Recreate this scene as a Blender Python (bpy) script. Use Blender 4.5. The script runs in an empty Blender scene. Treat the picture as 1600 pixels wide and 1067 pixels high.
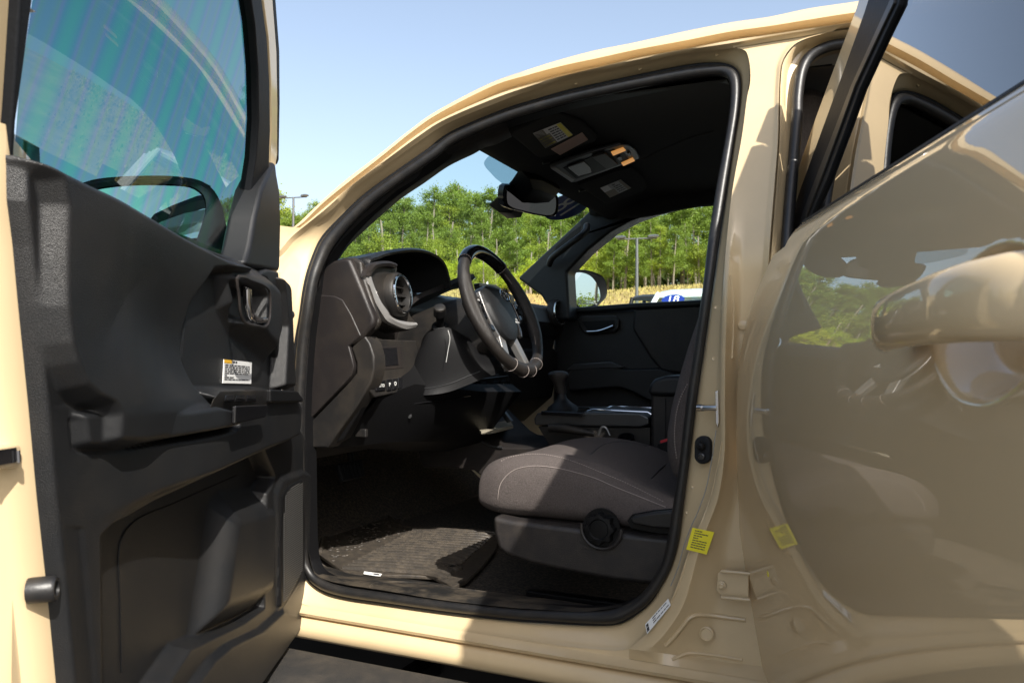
import bpy, bmesh, math, random
import numpy as np
from mathutils import Vector, Matrix
S = bpy.context.scene
COL = S.collection
R_ = math.radians

# ------------------------------------------------------------------ camera
CAM = np.array([.345, -1.453, 1.009]); FPX = 1274.5
yaw, pitch, roll = R_(24.49), R_(.89), R_(.24)
cy, sy, cp, sp = math.cos(yaw), math.sin(yaw), math.cos(pitch), math.sin(pitch)
cf = np.array([-sy*cp, cy*cp, sp]); cr0 = np.array([cy, sy, 0.]); cu0 = np.cross(cr0, cf)
cR = math.cos(roll)*cr0+math.sin(roll)*cu0; cU = -math.sin(roll)*cr0+math.cos(roll)*cu0
cam = bpy.data.cameras.new('camera'); camo = bpy.data.objects.new('camera', cam); COL.objects.link(camo)
cam.sensor_width = 36; cam.lens = 36*FPX/1600; cam.clip_start = .02; cam.clip_end = 2000
camo.matrix_world = Matrix(((cR[0], cU[0], -cf[0], CAM[0]), (cR[1], cU[1], -cf[1], CAM[1]), (cR[2], cU[2], -cf[2], CAM[2]), (0, 0, 0, 1)))
cam.dof.use_dof = True; cam.dof.focus_distance = 2.3; cam.dof.aperture_fstop = 13
S.camera = camo

# ------------------------------------------------------------------ sky, sun, exposure
SUN = Vector((.704, -.614, .808)).normalized()          # towards the sun
el = math.asin(SUN.z); az = math.atan2(SUN.x, SUN.y)
w = bpy.data.worlds.new('World'); S.world = w; w.use_nodes = True
nt = w.node_tree; bg = nt.nodes['Background']; sk = nt.nodes.new('ShaderNodeTexSky')
sk.sky_type = 'NISHITA'; sk.sun_disc = False; sk.sun_elevation = el; sk.sun_rotation = az
sk.air_density = 1.1; sk.dust_density = 2.6; sk.ozone_density = 1.1
hs_n = nt.nodes.new('ShaderNodeHueSaturation'); hs_n.inputs['Saturation'].default_value = .80; nt.links.new(sk.outputs[0], hs_n.inputs['Color']); nt.links.new(hs_n.outputs[0], bg.inputs[0]); bg.inputs[1].default_value = .125
sl = bpy.data.lights.new('sun', 'SUN'); sl.energy = 4.6; sl.angle = R_(.5); sl.color = (1, .95, .87)
slo = bpy.data.objects.new('sun', sl); COL.objects.link(slo)
slo.rotation_euler = SUN.to_track_quat('Z', 'Y').to_euler(); slo.location = (2, -4, 6)
S.view_settings.view_transform = 'Standard'; S.view_settings.look = 'None'; S.view_settings.exposure = .95
S.render.engine = 'CYCLES'
S.cycles.max_bounces = 10; S.cycles.transparent_max_bounces = 24; S.cycles.glossy_bounces = 6

# ------------------------------------------------------------------ pixel rays -> points on real planes
def V(*a): return Vector(a if len(a) > 1 else a[0])
def ray(px, py): return cf+cR*(px-800)/FPX+cU*(533.5-py)/FPX
def hp(px, py, p0, n):
    d = ray(px, py); n = np.array(n); k = ((np.array(p0)-CAM) @ n)/(d @ n); return Vector(CAM+k*d)
def hX(px, py, x): return hp(px, py, (x, 0, 0), (1, 0, 0))
def hY(px, py, y): return hp(px, py, (0, y, 0), (0, 1, 0))
def hZ(px, py, z): return hp(px, py, (0, 0, z), (0, 0, 1))
def yside(z): return 0. if z < 1.15 else (z-1.15)*.33
def hS(px, py, off=0.):                                  # on the leaning body side
    y = off
    for _ in range(12): p = hY(px, py, y); y = yside(p.z)+off
    return hY(px, py, y)

# ------------------------------------------------------------------ materials
def mat(name, col, rough=.5, metal=0., bump=0., bscale=200., coat=0., spec=.5, var=0., vscale=8., crough=.03, btype='NOISE', dust=0., trans=0., emit=None, detail=3., sheen=0., bump2=None):
    m = bpy.data.materials.new(name); m.use_nodes = True; t = m.node_tree; b = t.nodes['Principled BSDF']
    b.inputs['Base Color'].default_value = (*col, 1); b.inputs['Roughness'].default_value = rough
    b.inputs['Metallic'].default_value = metal; b.inputs['Coat Weight'].default_value = coat
    b.inputs['Coat Roughness'].default_value = crough; b.inputs['Specular IOR Level'].default_value = spec
    b.inputs['Sheen Weight'].default_value = sheen
    tc = t.nodes.new('ShaderNodeTexCoord')
    if bump:
        if btype == 'VORO': n = t.nodes.new('ShaderNodeTexVoronoi'); n.inputs['Scale'].default_value = bscale; o = n.outputs['Distance']
        else: n = t.nodes.new('ShaderNodeTexNoise'); n.inputs['Scale'].default_value = bscale; n.inputs['Detail'].default_value = detail; o = n.outputs['Fac']
        t.links.new(tc.outputs['Object'], n.inputs['Vector'])
        bp = t.nodes.new('ShaderNodeBump'); bp.inputs['Strength'].default_value = bump; bp.inputs['Distance'].default_value = .002
        t.links.new(o, bp.inputs['Height']); t.links.new(bp.outputs[0], b.inputs['Normal'])
        if bump2:
            n2_ = t.nodes.new('ShaderNodeTexNoise'); n2_.inputs['Scale'].default_value = bump2[1]; n2_.inputs['Detail'].default_value = 4; n2_.inputs['Distortion'].default_value = .6
            b2 = t.nodes.new('ShaderNodeBump'); b2.inputs['Strength'].default_value = bump2[0]; b2.inputs['Distance'].default_value = .01
            t.links.new(tc.outputs['Object'], n2_.inputs['Vector']); t.links.new(n2_.outputs['Fac'], b2.inputs['Height']); t.links.new(b2.outputs[0], bp.inputs['Normal'])
    if var or dust:
        n = t.nodes.new('ShaderNodeTexNoise'); n.inputs['Scale'].default_value = vscale; n.inputs['Detail'].default_value = 6
        n.inputs['Roughness'].default_value = .65
        t.links.new(tc.outputs['Object'], n.inputs['Vector'])
        rp = t.nodes.new('ShaderNodeValToRGB'); t.links.new(n.outputs['Fac'], rp.inputs[0])
        if dust:
            rp.color_ramp.elements[0].position = .42; rp.color_ramp.elements[1].position = .75
            rp.color_ramp.elements[0].color = (*col, 1)
            rp.color_ramp.elements[1].color = (*[c*(1-dust)+d*dust for c, d in zip(col, (.32, .25, .17))], 1)
        else:
            rp.color_ramp.elements[0].position = .3; rp.color_ramp.elements[1].position = .7
            rp.color_ramp.elements[0].color = (*[c*(1-var) for c in col], 1)
            rp.color_ramp.elements[1].color = (*[min(1, c*(1+var)) for c in col], 1)
        t.links.new(rp.outputs[0], b.inputs['Base Color'])
    if emit: b.inputs['Emission Color'].default_value = (*emit[0], 1); b.inputs['Emission Strength'].default_value = emit[1]
    return m

def glass(name, tint, ior=1.5, rough=0., stripes=False, gain=1.):
    m = bpy.data.materials.new(name); m.use_nodes = True; t = m.node_tree; t.nodes.clear()
    out = t.nodes.new('ShaderNodeOutputMaterial'); mx = t.nodes.new('ShaderNodeMixShader')
    tr = t.nodes.new('ShaderNodeBsdfTransparent'); gl = t.nodes.new('ShaderNodeBsdfGlossy'); gl.inputs['Roughness'].default_value = rough
    fr = t.nodes.new('ShaderNodeFresnel'); ge = t.nodes.new('ShaderNodeNewGeometry')          # thin pane: same reflectance from both sides
    mr = t.nodes.new('ShaderNodeMapRange'); mr.inputs['To Min'].default_value = ior; mr.inputs['To Max'].default_value = 1/ior
    t.links.new(ge.outputs['Backfacing'], mr.inputs['Value']); t.links.new(mr.outputs[0], fr.inputs['IOR'])
    tr.inputs[0].default_value = (*tint, 1)
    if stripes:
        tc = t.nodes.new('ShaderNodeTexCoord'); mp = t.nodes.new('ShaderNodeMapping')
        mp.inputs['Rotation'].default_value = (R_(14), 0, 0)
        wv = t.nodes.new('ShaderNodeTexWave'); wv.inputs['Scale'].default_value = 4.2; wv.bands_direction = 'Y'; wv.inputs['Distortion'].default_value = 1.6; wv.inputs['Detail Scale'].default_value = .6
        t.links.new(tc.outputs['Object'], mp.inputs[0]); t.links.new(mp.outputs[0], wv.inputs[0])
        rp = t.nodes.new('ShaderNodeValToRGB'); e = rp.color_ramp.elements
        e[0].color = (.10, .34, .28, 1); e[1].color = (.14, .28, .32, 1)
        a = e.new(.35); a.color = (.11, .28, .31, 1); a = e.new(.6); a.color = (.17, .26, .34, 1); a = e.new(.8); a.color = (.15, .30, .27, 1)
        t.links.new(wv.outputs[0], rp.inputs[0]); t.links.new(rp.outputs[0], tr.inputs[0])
    if gain != 1.:
        mu = t.nodes.new('ShaderNodeMath'); mu.operation = 'MULTIPLY'; mu.inputs[1].default_value = gain; mu.use_clamp = True
        t.links.new(fr.outputs[0], mu.inputs[0]); t.links.new(mu.outputs[0], mx.inputs[0])
    else: t.links.new(fr.outputs[0], mx.inputs[0])
    t.links.new(tr.outputs[0], mx.inputs[1]); t.links.new(gl.outputs[0], mx.inputs[2]); t.links.new(mx.outputs[0], out.inputs[0])
    return m

M = dict(
 paint=mat('paint', (.60, .465, .28), .42, coat=1., spec=.35, var=.03, vscale=3., bump=.015, bscale=60),
 jamb=mat('jamb_paint', (.59, .455, .27), .4, coat=.8, spec=.4, crough=.08, bump=.03, bscale=90, var=.05, vscale=7),
 rubber=mat('rubber', (.010, .010, .0105), .42, bump=.12, bscale=300, dust=.04, vscale=40),
 rubber2=mat('satin_rubber', (.008, .009, .011), .55, bump=.25, bscale=220, spec=.2),
 plastic=mat('trim_plastic', (.012, .0115, .0115), .45, spec=.35, bump=.28, bscale=520, dust=.07, vscale=10),
 door_trim=mat('door_trim', (.008, .0085, .0095), .40, bump=.30, bscale=1100, btype='VORO', dust=.025, vscale=9, spec=.4),
 soft=mat('soft_trim', (.008, .0085, .0095), .42, spec=.4, bump=.25, bscale=1300, btype='VORO'),
 dash=mat('dash_plastic', (.014, .012, .012), .45, spec=.35, bump=.3, bscale=600, dust=.04, vscale=14),
 black=mat('black_plastic', (.004, .004, .0045), .5, spec=.22, bump=.15, bscale=400),
 gloss=mat('gloss_black', (.008, .008, .009), .12),
 leather=mat('wheel_leather', (.018, .015, .013), .38, bump=.4, bscale=1500, btype='VORO'),
 silver=mat('satin_silver', (.34, .33, .32), .33, metal=.45, bump=.05, bscale=300),
 darksilver=mat('dark_silver', (.09, .092, .095), .35, metal=.8),
 spoke=mat('spoke_silver', (.22, .215, .21), .32, metal=.6),
 chrome=mat('chrome', (.75, .75, .76), .10, metal=1.),
 steel=mat('steel', (.6, .6, .6), .28, metal=1.),
 fabric=mat('seat_fabric', (.092, .078, .073), .95, bump=1., bscale=800, var=.35, vscale=420., spec=.15, bump2=(.35, 14)),
 fabric_mid=mat('seat_fabric_centre', (.075, .06, .057), .95, bump=.7, bscale=700, var=.15, vscale=400., sheen=.3),
 seatplastic=mat('seat_plastic', (.018, .016, .016), .45, bump=.35, bscale=500, dust=.05, vscale=30),
 stitch=mat('stitch', (.27, .23, .21), .8),
 carpet=mat('carpet', (.022, .020, .018), 1., bump=1., bscale=350, dust=.35, vscale=130),
 mat_rub=mat('mat_rubber', (.034, .029, .024), .55, bump=.5, bscale=220, dust=.16, vscale=45),
 sill=mat('sill_plastic', (.014, .0135, .013), .45, bump=.3, bscale=300, dust=.25, vscale=20),
 headliner=mat('headliner', (.006, .006, .0065), .95, bump=.5, bscale=500),
 mirror=mat('mirror_glass', (.78, .84, .86), .0, metal=1.),
 white=mat('white_label', (.78, .78, .76), .45), yellow=mat('yellow_label', (.82, .72, .02), .4), amber=mat('amber_label', (.75, .42, .03), .4),
 ink=mat('ink', (.03, .03, .035), .5), grey=mat('grey_label', (.45, .45, .44), .5), pink=mat('ticket_strap', (.42, .28, .22), .7, bump=.4, bscale=500),
 lamp=mat('lamp_lens', (.8, .42, .16), .3, emit=((1, .45, .12), .25)), navy=mat('navy_decal', (.01, .03, .22), .4), red=mat('red_button', (.5, .02, .03), .4),
 board=mat('step_plastic', (.022, .021, .020), .6, bump=.5, bscale=350, dust=.09, vscale=14),
 foam=mat('seam_sealer', (.30, .31, .30), .6, bump=.6, bscale=60),
 khaki=mat('khaki', (.26, .235, .18), .6),
 screen=mat('display', (.006, .008, .010), .08),
)
M['wind'] = glass('windshield_glass', (.80, .93, .93), 1.35)
M['side'] = glass('side_glass', (.84, .93, .90), 1.4)
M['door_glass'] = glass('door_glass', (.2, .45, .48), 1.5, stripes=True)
M['privacy'] = glass('privacy_glass', (.030, .036, .042), 1.6, gain=2.3)
M['tint'] = glass('shade_film', (.42, .55, .60), 1.3)

# ------------------------------------------------------------------ mesh helpers
def catmull(pts, n, closed=False):
    P = [Vector(p) for p in pts]; m = len(P); segs = m if closed else m-1
    L = [0.]; fine = []
    for i in range(segs):
        p0 = P[(i-1) % m] if closed or i > 0 else P[0]*2-P[1]
        p1 = P[i]; p2 = P[(i+1) % m]
        p3 = P[(i+2) % m] if closed or i+2 < m else P[-1]*2-P[-2]
        a = max((p1-p0).length, 1e-6)**.5; b = max((p2-p1).length, 1e-6)**.5; c = max((p3-p2).length, 1e-6)**.5
        m1 = (p2-p1)+(((p1-p0)/a)-((p2-p0)/(a+b)))*b; m2 = (p2-p1)+(((p3-p2)/c)-((p3-p1)/(b+c)))*b
        for k in range(16):
            t = k/16; t2 = t*t; t3 = t2*t
            fine.append(p1*(2*t3-3*t2+1)+m1*(t3-2*t2+t)+p2*(-2*t3+3*t2)+m2*(t3-t2))
    fine.append(P[0].copy() if closed else P[-1].copy())
    for i in range(1, len(fine)): L.append(L[-1]+(fine[i]-fine[i-1]).length)
    T = L[-1]; out = []; j = 0; cnt = n if closed else n-1
    for k in range(n):
        d = T*k/cnt
        while j < len(L)-2 and L[j+1] < d: j += 1
        q = (d-L[j])/max(L[j+1]-L[j], 1e-9); out.append(fine[j].lerp(fine[j+1], min(max(q, 0), 1)))
    return out

def spl_st(pts, per):                                     # spline keeping station correspondence
    P = [Vector(p) for p in pts]; m = len(P); out = []
    for i in range(m-1):
        p0 = P[i-1] if i else P[0]*2-P[1]; p1 = P[i]; p2 = P[i+1]; p3 = P[i+2] if i+2 < m else P[-1]*2-P[-2]
        for k in range(per):
            t = k/per; out.append(.5*((2*p1)+(p2-p0)*t+(2*p0-5*p1+4*p2-p3)*t*t+(3*p1-p0-3*p2+p3)*t**3))
    out.append(P[-1].copy()); return out

class MB:
    def __init__(s): s.v = []; s.f = []; s.m = []
    def add(s, vs, fs, mi=0):
        b = len(s.v); s.v += [tuple(v) for v in vs]; s.f += [tuple(b+i for i in f) for f in fs]; s.m += [mi]*len(fs); return s
    def box(s, c, d, rot=None, mi=0):
        c = Vector(c); vs = []
        for x in (-1, 1):
            for y in (-1, 1):
                for z in (-1, 1):
                    v = Vector((x*d[0]/2, y*d[1]/2, z*d[2]/2)); vs.append(c+(rot @ v if rot else v))
        return s.add(vs, [(0, 1, 3, 2), (4, 6, 7, 5), (0, 4, 5, 1), (2, 3, 7, 6), (0, 2, 6, 4), (1, 5, 7, 3)], mi)
    def loft(s, rings, cu=False, cv=False, cap=False, mi=0):
        n = len(rings[0]); vs = [p for r in rings for p in r]; fs = []
        for i in range(len(rings) if cv else len(rings)-1):
            a = i*n; b = ((i+1) % len(rings))*n
            for j in range(n if cu else n-1):
                k = (j+1) % n; fs.append((a+j, a+k, b+k, b+j))
        if cap: fs.append(tuple(range(n))[::-1]); fs.append(tuple(range((len(rings)-1)*n, len(rings)*n)))
        return s.add(vs, fs, mi)
    def slab(s, pts, nrm, th, mi=0):
        nrm = Vector(nrm).normalized(); P = [Vector(p) for p in pts]; n = len(P)
        a = Vector((0, 0, 0))
        for i in range(n): a += (P[i]-P[0]).cross(P[(i+1) % n]-P[0])
        if a.dot(nrm) < 0: P.reverse()
        Q = [p-nrm*th for p in P]
        return s.add(P+Q, [tuple(range(n)), tuple(range(2*n-1, n-1, -1))]+[(i, n+i, n+(i+1) % n, (i+1) % n) for i in range(n)], mi)
    def tube(s, path, rad, seg=12, closed=False, cap=True, flat=1., up=None, mi=0):
        P = [Vector(p) for p in path]; n = len(P)
        rr = rad if isinstance(rad, (list, tuple)) else [rad]*n; rings = []; prev = None
        for i in range(n):
            t = (P[(i+1) % n]-P[i-1]) if closed else (P[min(i+1, n-1)]-P[max(i-1, 0)])
            t.normalize()
            if prev is None:
                u = Vector(up) if up is not None else (Vector((0, 0, 1)) if abs(t.z) < .9 else Vector((1, 0, 0)))
            else: u = prev
            if up is not None: u = Vector(up)
            u = (u-t*u.dot(t)).normalized(); w_ = t.cross(u); prev = u
            rings.append([P[i]+u*math.cos(2*math.pi*k/seg)*rr[i]*flat+w_*math.sin(2*math.pi*k/seg)*rr[i] for k in range(seg)])
        return s.loft(rings, cu=True, cv=closed, cap=(cap and not closed), mi=mi)
    def lathe(s, prof, c, ax, seg=32, mi=0, cap=False):      # prof [(r, h)] about axis ax through c
        ax = Vector(ax).normalized(); u = ax.orthogonal().normalized(); w_ = ax.cross(u); c = Vector(c)
        rings = [[c+ax*h+(u*math.cos(2*math.pi*k/seg)+w_*math.sin(2*math.pi*k/seg))*max(r, 1e-5) for k in range(seg)] for r, h in prof]
        return s.loft(rings, cu=True, cap=cap, mi=mi)
    def build(s, name, m, parent=None, smooth=True, sharp=38, bevel=0, bseg=2, sub=0):
        me = bpy.data.meshes.new(name); me.from_pydata(s.v, [], s.f); me.update()
        ms = m if isinstance(m, list) else [m]
        for x in ms: me.materials.append(x)
        me.polygons.foreach_set('material_index', s.m)
        bm = bmesh.new(); bm.from_mesh(me); bmesh.ops.recalc_face_normals(bm, faces=bm.faces)
        if smooth:
            for f in bm.faces: f.smooth = True
            for e in bm.edges:
                if len(e.link_faces) == 2 and e.calc_face_angle(0) > R_(sharp): e.smooth = False
        bm.to_mesh(me); bm.free()
        o = bpy.data.objects.new(name, me); COL.objects.link(o)
        if parent is not None:
            o.parent = parent; o.matrix_parent_inverse = (Matrix.Translation(parent.location) if parent.type == 'EMPTY' else Matrix.Identity(4)).inverted()
        if bevel:
            md = o.modifiers.new('bevel', 'BEVEL'); md.width = bevel; md.segments = bseg; md.limit_method = 'ANGLE'; md.angle_limit = R_(35); md.harden_normals = True
        if sub: md = o.modifiers.new('sub', 'SUBSURF'); md.levels = sub; md.render_levels = sub
        return o
def thing(name, label, cat, loc=(0, 0, 0), group=None):
    o = bpy.data.objects.new(name, None); COL.objects.link(o); o.location = loc; o['label'] = label; o['category'] = cat
    if group: o['group'] = group
    return o
def tag(o, label=None, cat=None, group=None, kind=None):
    if label: o['label'] = label
    if cat: o['category'] = cat
    if group: o['group'] = group
    if kind: o['kind'] = kind
    return o
def slab(name, pts, nrm, th, m, parent, bevel=.003, bseg=2): return MB().slab(pts, nrm, th).build(name, m, parent, bevel=bevel, bseg=bseg)
def text(name, body, c, right, up, size, m, parent, ext=.0006):
    cu = bpy.data.curves.new(name, 'FONT'); cu.body = body; cu.size = size; cu.extrude = ext; cu.align_x = 'CENTER'; cu.align_y = 'CENTER'
    o = bpy.data.objects.new(name, cu); COL.objects.link(o)
    bpy.context.view_layer.update()
    me = bpy.data.meshes.new_from_object(o.evaluated_get(bpy.context.evaluated_depsgraph_get()))
    bpy.data.objects.remove(o); bpy.data.curves.remove(cu)
    r = Vector(right).normalized(); u = Vector(up); u = (u-r*u.dot(r)).normalized(); n = r.cross(u); c = Vector(c)
    X = Matrix(((r.x, u.x, n.x, c.x), (r.y, u.y, n.y, c.y), (r.z, u.z, n.z, c.z), (0, 0, 0, 1)))
    me.transform(X); me.materials.clear(); me.materials.append(m)
    o = bpy.data.objects.new(name, me); COL.objects.link(o)
    if parent is not None:
        o.parent = parent
        if parent.type == 'EMPTY': o.matrix_parent_inverse = Matrix.Translation(parent.location).inverted()
    return o
def sdf(P, px, py):                                        # signed distance, negative inside
    P = np.array(P, float); n = len(P); d = np.full(px.shape, 1e9); ins = np.zeros(px.shape, bool)
    for i in range(n):
        a = P[i]; b = P[(i+1) % n]; e = b-a; wx = px-a[0]; wy = py-a[1]
        t = np.clip((wx*e[0]+wy*e[1])/(e @ e+1e-12), 0, 1); d = np.minimum(d, (wx-t*e[0])**2+(wy-t*e[1])**2)
        c = ((a[1] <= py) != (b[1] <= py)); den = (b[1]-a[1]) if b[1] != a[1] else 1e-9
        ins ^= c & (px < (b[0]-a[0])*(py-a[1])/den+a[0])
    d = np.sqrt(d); return np.where(ins, -d, d)
def sst(x, a, b): t = np.clip((x-a)/(b-a), 0, 1); return t*t*(3-2*t)

# ================================================================== THE TRUCK
truck = thing('pickup_truck', 'sand-coloured double-cab pickup with its driver door and rear door swung open, black cabin inside', 'pickup truck', (0, .9, 0))
shell = MB()
PER = 8
# stations clockwise round the driver's door opening: seal inner, seal outer, flange edge (all seen from outside)
ST = [((540, 915), (540, 936), (540, 958)), ((505, 904), (505, 925), (497, 950)), ((487, 888), (478, 902), (462, 935)), ((480, 850), (460, 862), (420, 880)), ((478, 740), (453, 745), (405, 752)),
 ((477, 640), (454, 635), (400, 640)), ((483, 540), (460, 545), (400, 540)), ((490, 480), (469, 492), (415, 470)), ((498, 440), (476, 440), (435, 415)), ((508, 412), (489, 399), (462, 375)),
 ((520, 388), (504, 369), (487, 353)), ((545, 357), (530, 341), (517, 329)), ((583, 320), (569, 304), (557, 292)), ((629, 285), (617, 269), (606, 256)), ((678, 251), (667, 234), (657, 220)),
 ((713, 224), (705, 206), (699, 193)), ((788, 192), (781, 173), (776, 161)), ((843, 175), (837, 155), (832, 140)), ((895, 161), (890, 140), (886, 123)), ((948, 150), (944, 128), (940, 111)),
 ((1002, 139), (1000, 116), (998, 99)), ((1075, 126), (1075, 101), (1072, 84)), ((1112, 121), (1117, 97.5), (1118, 77)), ((1130, 122), (1141, 101), (1146, 75)), ((1138, 129), (1155, 112), (1167, 83)), ((1141, 145), (1159, 135), (1172, 105)),
 ((1139, 180), (1156, 175), (1168, 150)), ((1131, 230), (1148, 225), (1159, 215)), ((1118, 300), (1137, 300), (1144, 300)), ((1106, 380), (1125, 380), (1135, 380)), ((1098, 450), (1115, 450), (1130, 450)),
 ((1084, 550), (1101, 550), (1126, 545)), ((1072, 630), (1089, 633), (1125, 620)), ((1062, 725), (1078, 722), (1124, 705)), ((1053, 785), (1070, 781), (1112, 775)), ((1044, 845), (1062, 838), (1091, 823)),
 ((1035, 880), (1052, 878), (1073, 868)), ((1020, 908), (1038, 908), (1061, 904)), ((1000, 930), (1020, 938), (1045, 945)), ((978, 944), (998, 958), (1014, 986)), ((950, 953), (970, 974), (983, 1013)), ((915, 954), (925, 977), (930, 1014)),
 ((860, 952), (860, 974), (860, 1006)), ((800, 949), (800, 970), (800, 997.5)), ((700, 938), (700, 959), (700, 983)), ((600, 924), (600, 945), (600, 967)), ]
def closed_st(idx, off):
    P = [hS(s[idx][0], s[idx][1], off) for s in ST]; P = P[-2:]+P+P[:3]
    c = spl_st(P, PER); return c[2*PER:2*PER+len(ST)*PER]
r_si = closed_st(0, .075); r_so = closed_st(1, .052); r_f = closed_st(2, .012)
def mixr(a, b, t, dy=0): return [p.lerp(q, t)+Vector((0, dy, 0)) for p, q in zip(a, b)]
inn = [p+Vector((0, .040, 0)) for p in r_si]
ap_trim = MB().loft([inn, r_si, mixr(r_si, r_so, .6, .004), mixr(r_si, r_so, .9, .003)], cu=True).build('aperture_trim', M['black'], truck)
shell.loft([mixr(r_si, r_so, .88, .004), r_so, mixr(r_so, r_f, .25, -.002), mixr(r_so, r_f, .75, .006), mixr(r_so, r_f, .92, .002), r_f], cu=True)

_zf = hS(700, 983, .012).z; lowf = [p for p in r_f[34*PER:]+r_f[:3*PER] if p.z < _zf+.045]
shell.loft([[p+Vector((0, .001, 0)) for p in lowf], [Vector((p.x, .011, min(p.z, _zf)-.003)) for p in lowf]])
# A-pillar and roof rail: flange edge, ridge, gutter, silhouette, then over the roof
RR = [((400, 440), (380, 430), (370, 428), (355, 425)), ((440, 402), (430, 392), (424, 388), (418, 384)), ((462, 375), (454, 367), (447, 366), (440, 371.5)), ((487, 353), (480, 347), (473, 348), (466, 350)),
 ((517, 329), (510, 322), (504, 318), (498, 320)), ((557, 292), (551, 288), (544, 285), (538, 282.5)), ((606, 256), (600, 250), (594, 246), (588, 245)), ((657, 220), (651, 211), (645, 205), (640, 204)),
 ((699, 193), (694, 184), (688, 176), (682, 173.5)), ((776, 161), (773, 149.5), (769, 135), (763, 131)), ((832, 140), (829, 132), (825, 117.5), (819, 111)), ((886, 123), (883, 118), (879, 103), (873, 94)),
 ((940, 111), (938, 105), (935, 91), (930, 79)), ((998, 99), (997, 91), (994, 78), (990, 67)), ((1072, 84), (1071, 77), (1069, 64), (1067, 50)), ((1146, 75), (1142, 63.5), (1140, 50), (1138, 36)),
 ((1200, 64), (1200, 55), (1200, 41.5), (1200, 27)), ((1262, 54), (1262, 45.5), (1262, 31.5), (1262, 14)), ((1322, 44), (1322, 37), (1322, 22), (1322, 5)), ((1400, 34), (1400, 27), (1400, 11), (1400, -7)), ((1560, 12), (1560, 4), (1560, -12), (1560, -35)), ((1800, -16), (1800, -24), (1800, -42), (1800, -68))]
def rr(i, off): return spl_st([hS(s[i][0], s[i][1], off) for s in RR], PER)
a0 = rr(0, .012); a1 = rr(1, -.004); a2 = rr(2, .006); a3 = rr(3, .014)
a1b = mixr(a1, a2, .14, .036); a1c = mixr(a1, a2, .84, .034)
top1 = [p+Vector((0, .03, .012 if p.z > 1.5 else .004)) for p in a3]; 
def roofz(p): return max(0, min(1, (p.z-1.35)/.25))
top2 = [p+Vector((0, .10, .028*roofz(p))) for p in a3]
shell.loft([a0, mixr(a0, a1, .5, -.006), a1, a1b, a1c, a2, mixr(a2, a3, .5, -.006), a3, top1, top2])
# roof skin from the driver's rail to the passenger's rail
seg = [p for p in top2 if p.x > -.62]; roof = MB(); rings = []
for k in range(13):
    t = k/12; rings.append([Vector((p.x, p.y+(1.8-2*p.y)*t, p.z+.045*math.sin(math.pi*t))) for p in seg])
roof.loft(rings); 

# B-pillar between the two openings, then rear opening
BR = [((1146, 75), (1300, 50)), ((1158, 77), (1262, 61)), ((1167, 83), (1240, 74)), ((1172, 105), (1224, 98)), ((1172, 130), (1220, 127)), ((1167, 155), (1219, 157)), ((1159, 215), (1218, 222)), ((1144, 300), (1212, 305)),
 ((1135, 380), (1206, 384)), ((1130, 450), (1202, 458)), ((1126, 545), (1200, 555)), ((1125, 620), (1201, 640)), ((1124, 705), (1204, 730)), ((1112, 775), (1212, 800)), ((1091, 823), (1222, 850)), ((1073, 868), (1234, 900)), ((1061, 904), (1245, 940)), ((1045, 945), (1256, 980)), ((1014, 986), (1266, 1020)), ((983, 1013), (1272, 1052))]
rows = []
for i, (a, b) in enumerate(BR):
    low = sst(np.array([a[1]]), 330, 480)[0]; row = []
    for k in range(21):
        t = k/20
        off = .012-.016*math.exp(-((t-.08)/.06)**2)*low + .028*low*sst(np.array([t]), .12, .4)[0] - .006*math.exp(-((t-.93)/.05)**2) + .014*sst(np.array([t]), .95, 1.)[0]*(1-low)
        row.append(hS(a[0]+(b[0]-a[0])*t, a[1]+(b[1]-a[1])*t, off))
    rows.append(row)
cols = [spl_st([rows[i][k] for i in range(len(rows))], 6) for k in range(21)]
shell.loft(cols)
last = [c[-1] for c in cols]; shell.loft([last, [Vector((p.x, .010, hS(700, 983, .012).z+.001)) for p in last]])
# strip between the pillar top row and the gutter ridge
shell.loft([[hS(1146+(1300-1146)*k/20, 75-25*k/20, .010) for k in range(21)], [hS(1142+(1322-1142)*k/20, 63.5-(63.5-37)*k/20, -.003) for k in range(21)]])
# rear door opening flange and the flank behind it
RO = [(1330, 46), (1290, 52), (1262, 61), (1240, 74), (1224, 98), (1220, 127), (1219, 157), (1218, 222), (1212, 305), (1206, 384), (1202, 458), (1200, 555), (1201, 640)]
ro = spl_st([hS(*p, .012) for p in RO], 6); RS = [(1330, 66), (1300, 69), (1275, 78), (1258, 92), (1248, 115), (1243, 150), (1242, 180), (1239, 225), (1232, 305), (1226, 384), (1222, 458), (1220, 555), (1221, 640)]; ro2 = spl_st([hS(*p, .055) for p in RS], 6)
shell.loft([ro, mixr(ro, ro2, .12, -.002), mixr(ro, ro2, .3, .02), ro2, [p+Vector((0, .06, 0)) for p in ro2]])
# front jamb towards the cowl and fender
fj = r_f[2*PER:10*PER]
shell.loft([fj, [p+Vector((-.03, -.012, 0)) for p in fj], [Vector((-1.02, .03, p.z+.02)) for p in fj], [Vector((-1.30, .0, p.z+.02)) for p in fj]])
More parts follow.
